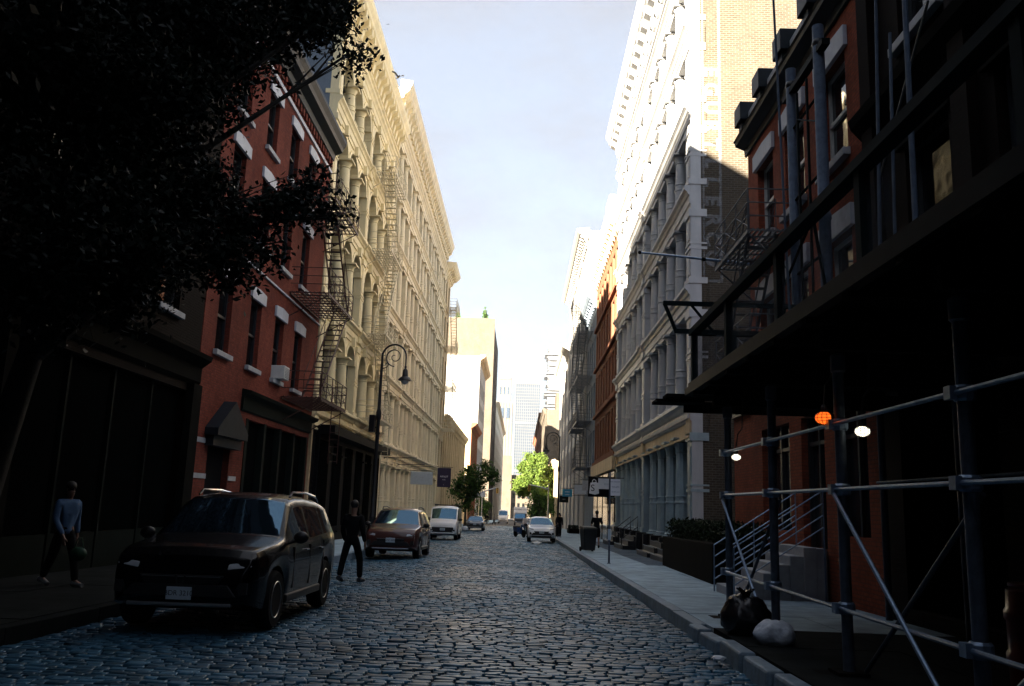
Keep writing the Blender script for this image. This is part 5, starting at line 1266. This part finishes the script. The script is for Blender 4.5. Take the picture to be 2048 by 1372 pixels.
# traffic signals at the side street
def signal(label, x, y, h, arm, sgn, rise):
    root = thing("traffic_signal", label, "traffic signal", (x, y, sw(y)), world_parts=False, group="traffic signals at the side street")
    c = MB(); c.lathe([(.2, 0), (.2, .3), (.1, .4), (.085, h)], (0, 0, 0), 10); c.build("pole", 'rim', root, smooth=True)
    c = MB(); c.path([(0, 0, h - .9), (sgn * arm * .5, 0, h - .9 + rise * .6), (sgn * arm, 0, h - .9 + rise)], [.12, .10, .08], 8); c.build("mast_arm", 'rim', root, smooth=True)
    c = MB(); c.box(sgn * arm - .18, sgn * arm + .18, -.15, .15, h - 1.9 + rise, h - .95 + rise); b = c.build("signal_head", 'sig_yellow', root, bevel=.03)
    c = MB()
    for i in range(3): c.lathe([(.12, -.2), (.12, -.151)], (sgn * arm, 0, h - 1.1 + rise - i * .29), 10, 'y')
    c.build("lens", 'blacktrim').parent = b
    return root
signal("white signal mast at the right corner of the side street, arm over the road", 4.35, 134, 6.6, 3.0, -1, .6)
signal("signal pole at the left far corner, its yellow head over the road", -6.6, 150, 6.2, 2.6, 1, .9)
sp = thing("street_sign_pole", "tall grey pole of the street signs behind the left young tree", "sign pole", (-6.3, 133.5, sw(133)), world_parts=False)
c = MB(); c.lathe([(.06, 0), (.06, 5)], (0, 0, 0), 8); c.build("pole", 'rim', sp); c = MB(); c.box(-.5, .9, -.03, .03, 4.2, 4.9); c.build("sign", 'signwhite', sp)
# parking sign on the right pavement
pk = thing("parking_sign", "slim parking sign post on the right pavement with a white and blue plate", "sign", (2.95, 28.5, sw(28.5)), world_parts=False)
c = MB(); c.box(-.03, .03, -.022, .022, 0, 2.95); c.lathe([(.06, 0), (.05, .03)], (0, 0, 0), 8); c.build("post", 'pipe_dark', pk)
c = MB(); c.box(.02, .34, -.05, -.024, 2.18, 2.72); p1 = c.build("plate", 'signwhite', pk)
for t, z, s in (("NO PARKING", 2.63, .05), ("9AM-6PM", 2.46, .06), ("EXCEPT SUN", 2.30, .045)): text_obj(t, s, "lettering", 'p_blue', facing_cam(.18, -.051, z), None, .001).parent = p1
c = MB(); c.box(-.05, .05, -.03, .03, .75, 1.1); c.build("sticker_band", 'plate', pk)
# projecting shop signs
def shop_sign(name, label, T, u, w0, w1, z0, z1, m, lines=(), pole=True, cat="shop sign", ink='ink', thick=.04, group=None, pm='ironblack'):
    a, b = T(u, w0, 0)[0], T(u, w1, 0)[0]; x0, x1 = min(a, b), max(a, b); xm = (x0 + x1) / 2
    root = thing(name, label, cat, (xm, u, z0), group=group)
    c = MB(); c.box(x0, x1, u - thick / 2, u + thick / 2, z0, z1); c.build("panel", m, root, bevel=.004)
    c = MB(); c.tube(T(u, 0, z1 + .06), T(u, w1 + .15, z1 + .06), .022, 6); c.tube(T(u, 0, z1 + .6), T(u, w1 * .7, z1 + .08), .01, 5); c.build("bracket", pm, root)
    for t, s, dz in lines: text_obj(t, s, "lettering", ink, facing_cam(xm, u - thick / 2 - .002, z0 + dz), root, .002)
    return root
shop_sign("hanging_banner", "pale blank banner hanging from the colonnade on the left, left of the violet one", TL, 60, 1.4, 2.95, 2.75, 3.65, 'bannerw', [("o o", .2, .5)], ink='sill', thick=.012)
shop_sign("hanging_banner", "dark violet banner with small pale lettering on the left colonnade", TL, 70, 2.3, 3.4, 2.8, 4.35, 'signnavy', [("ARNUT", .2, .85), ("NYC", .12, .6), ("I", .14, .2)], ink='signwhite', thick=.012)
shop_sign("hanging_sign", "white rectangular sign projecting near the iron front's far corner", TR, 50, .35, 1.5, 2.65, 3.25, 'signwhite', [("studio", .2, .3)], ink='bannerw')
shop_sign("hanging_sign", "small turquoise sign with white words, above a dark plate on the right", TR, 75, 1.5, 2.35, 2.45, 3.1, 'signblue', [("west", .22, .42), ("market", .14, .18)], ink='signwhite')
shop_sign("hanging_sign", "small dark plate hanging just below and behind the turquoise sign", TR, 77, 1.7, 2.5, 1.95, 2.55, 'greenpaint', [("open", .14, .3)], ink='sill')
shop_sign("hanging_sign", "pale grey sign further along, between the bag sign and the turquoise sign", TR, 68, .8, 1.75, 2.6, 3.3, 'bannerw')
shop_sign("hanging_sign", "greenish grey sign on the wall left of the white bag sign", TR, 61.5, .9, 1.6, 2.75, 3.45, 'sill')
bs = thing("bag_sign", "white shopping bag shaped sign with a black letter S on a dark board", "shop sign", (4.95, 58, 2.4))
c = MB(); c.box(4.55, 5.95, 58.08, 58.14, 2.3, 3.65); c.build("board", 'blackpaint', bs)
c = MB(); c.prism([(4.62, 2.52), (5.02, 2.44), (5.02, 3.28), (4.70, 3.22)], lambda x, z: (x, 57.98, z), lambda x, z: (x, 58.07, z)); c.prism([(5.022, 2.44), (5.28, 2.52), (5.22, 3.22), (5.022, 3.28)], lambda x, z: (x, 57.985, z), lambda x, z: (x, 58.07, z))
c.path([(4.82, 58.02, 3.24), (4.84, 58.02, 3.38), (4.94, 58.02, 3.45), (5.06, 58.02, 3.38), (5.08, 58.02, 3.24)], .028, 6); c.build("bag_panel", 'signwhite', bs)
text_obj("S", .62, "lettering", 'ink', facing_cam(4.85, 57.975, 2.86), bs, .003)
for lb, u, w, z in (("thin black banner pole above the left colonnade shops", 56.5, 2.2, 4.35), ("second thin banner pole over the left colonnade, nearer the pale banner", 63, 2.0, 4.2)):
    t = thing("banner_pole", lb, "pole", (XL, u, z)); c = MB(); c.tube(TL(u, 0, z), TL(u, w, z + .05), .028, 6); c.build("pole", 'ironblack', t)
    c = MB(); c.lathe([(.07, 0), (.07, .05)], TL(u, .01, z), 8, 'x'); c.build("flange", 'ironblack', t)
# wheeled bin
wbn = thing("wheelie_bin", "black wheeled rubbish bin standing on the right pavement", "bin", (3.05, 38.4, sw(38.4)), R(12), world_parts=False)
c = MB(); c.hexa([(-.24, -.28, .06), (.24, -.28, .06), (.24, .26, .06), (-.24, .26, .06), (-.31, -.36, .98), (.31, -.36, .98), (.31, .34, .98), (-.31, .34, .98)]); c.build("tub", 'binpl', wbn, bevel=.02)
c = MB(); c.hexa([(-.33, -.39, .985), (.33, -.39, .985), (.33, .36, .985), (-.33, .36, .985), (-.29, -.34, 1.05), (.29, -.34, 1.05), (.29, .34, 1.09), (-.29, .34, 1.09)]); c.build("lid", 'binpl', wbn, bevel=.02)
for s in (-1, 1):
    c = MB(); c.lathe([(.03, -.03), (.1, -.03), (.1, .03), (.03, .03)], (s * .27, .27, .1), 12, 'x'); c.build("wheel", 'tyre', wbn)
c = MB(); c.tube((-.25, .4, .95), (.25, .4, .95), .018, 6); c.build("handle", 'binpl', wbn)
# rubbish bags by the shed post
def bag(name, label, loc, r, sc, m, knot=True, seed=1):
    root = thing(name, label, "rubbish bag", loc, world_parts=False)
    bm = bmesh.new(); bmesh.ops.create_icosphere(bm, subdivisions=4, radius=1)
    from mathutils import noise
    for v in bm.verts:
        p = v.co.copy(); d = 1 + .16 * noise.noise(p * 1.6 + Vector((seed, 0, 0))) + .10 * abs(noise.noise(p * 4.2 + Vector((0, seed, 0)))) + .05 * noise.noise(p * 9 + Vector((0, 0, seed)))
        aa = math.atan2(p.y, p.x); up = max(0, p.z); d += up * .07 * math.sin(aa * 11 + 3 * noise.noise(p * 2 + Vector((seed, 1, 2)))) + .035 * abs(noise.noise(p * 14 + Vector((0, seed, 3)))); d -= .12 * up * up; q = p * d; z = max(q.z, -.78)
        v.co = Vector((q.x * sc[0] * r, q.y * sc[1] * r, (z + .78) * sc[2] * r))
    me = bpy.data.meshes.new("sack"); bm.to_mesh(me); bm.free(); me.shade_smooth(); me.materials.append(M[m]); o = bpy.data.objects.new("sack", me); COL.objects.link(o); o.parent = root
    if knot:
        c = MB(); h = 1.75 * sc[2] * r
        for i in range(5):
            a = i * 1.26; c.path([(0, 0, h - .08), (.05 * math.cos(a), .05 * math.sin(a), h + .02), (.12 * math.cos(a), .12 * math.sin(a), h + .05 + .02 * (i % 2))], [.035, .03, .012], 5)
        c.build("knot", m if m == 'bagblack' else 'bagwhite', root, smooth=True)
    return root
bag("rubbish_bag", "black knotted rubbish bag leaning by the shed post at the right kerb", (2.98, 11.55, sw(11.55) - .01), .30, (1, .95, 1.02), 'bagblack', True, 2)
bag("rubbish_bag", "white rubbish bag slumped beside the black one at the post's foot", (3.12, 10.75, sw(10.75) - .01), .20, (1.2, 1, .85), 'bagwhite', False, 5)
bag("rubbish_bag", "pale blue rubbish bag in the gutter by the dark sedan", (-5.3, 84.5, gz(84.5)), .3, (1.2, 1, .9), 'bagwhite', False, 3)
bag("rubbish_bag", "small white rubbish bag between the delivery van and the dark sedan", (-5.9, 79, sw(79)), .3, (1.3, 1, .8), 'bagwhite', False, 4)
for i, (x, y, s, lb) in enumerate(((1.05, 51.6, .32, "crumpled white paper scrap under the nose of the white crossover"), (1.55, 19.3, .07, "tiny white scrap on the cobbles in mid road"), (2.1, 24.5, .09, "white scrap near the right kerb below the parking sign"), (2.32, 10.2, .08, "pale leaf scrap against the broken kerb stones"))):
    t = thing("paper_scrap", lb, "litter", (x, y, gz(y) + .05), R(33 * i), world_parts=False)
    bm = bmesh.new(); bmesh.ops.create_icosphere(bm, subdivisions=2, radius=s)
    for v in bm.verts: v.co = v.co * random.uniform(.7, 1.2); v.co.z *= .35
    me = bpy.data.meshes.new("sheet"); bm.to_mesh(me); bm.free(); me.materials.append(M['paper']); o = bpy.data.objects.new("sheet", me); COL.objects.link(o); o.parent = t
# red plastic barrel at the right edge
rb = thing("plastic_barrel", "dark red plastic barrel standing behind the nearest shed post", "barrel", (4.72, 8.0, sw(8.0)), world_parts=False)
c = MB(); c.lathe([(.26, 0), (.29, .03), (.29, .25), (.31, .28), (.31, .34), (.29, .37), (.29, .62), (.31, .65), (.31, .71), (.29, .74), (.28, .9), (.24, .93)], (0, 0, 0), 20); c.build("drum", 'redplastic', rb, smooth=True)
c = MB(); c.lathe([(.24, .93), (.26, .935), (.26, .96), (.05, .97)], (0, 0, 0), 20); c.build("lid", 'redplastic', rb, smooth=True)
# pigeon over the street
pg = thing("pigeon", "single pigeon in flight against the sky above the left cornices", "bird", (-6.9, 40, 22.8), R(40), world_parts=False)
c = MB(); c.path([(0, -.17, .02), (0, -.12, .03), (0, -.02, 0), (0, .1, 0), (0, .24, .01)], [.012, .035, .06, .04, .012], 8)
for s in (-1, 1):
    c.hexa([(s * .03, -.06, .01), (s * .03, .07, .01), (s * .2, .05, .14), (s * .2, -.08, .15), (s * .03, -.06, .025), (s * .03, .07, .022), (s * .2, .05, .15), (s * .2, -.08, .165)])
    c.hexa([(s * .2, -.08, .15), (s * .2, .05, .14), (s * .36, .10, .20), (s * .34, .0, .22), (s * .2, -.08, .165), (s * .2, .05, .15), (s * .36, .10, .205), (s * .34, .0, .228)])
c.build("body", 'sill', pg, smooth=True)
# bench-like planters and steps further along the right pavement
bk = thing("pavement_planter", "low dark planter and bench clutter against the white front beyond the bin", "planter", (5.2, 84, sw(84)), world_parts=False)
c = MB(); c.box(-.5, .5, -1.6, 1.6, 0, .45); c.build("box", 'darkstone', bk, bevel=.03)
q = np.stack([RNG.uniform(-.45, .45, 500), RNG.uniform(-1.5, 1.5, 500), RNG.uniform(.42, .75, 500)], 1); lo = leaves("foliage", q, .16, 'hedge'); lo.parent = bk
# ------------------------------------------------------------------ haze: the morning air down the long street
hz = MB(); hz.box(-260, 260, -75, 1400, -60, 300)
hm = bpy.data.materials.new("morning_haze"); hm.use_nodes = True; hm.node_tree.nodes.clear()
ho = hm.node_tree.nodes.new("ShaderNodeOutputMaterial"); hv = hm.node_tree.nodes.new("ShaderNodeVolumePrincipled")
hv.inputs['Density'].default_value = 0.0001; hv.inputs['Color'].default_value = (.9, .93, 1.0, 1); hv.inputs['Anisotropy'].default_value = .2
hm.node_tree.links.new(hv.outputs[0], ho.inputs['Volume'])
M['haze'] = hm
h = hz.build("haze", 'haze'); h['kind'] = 'stuff'
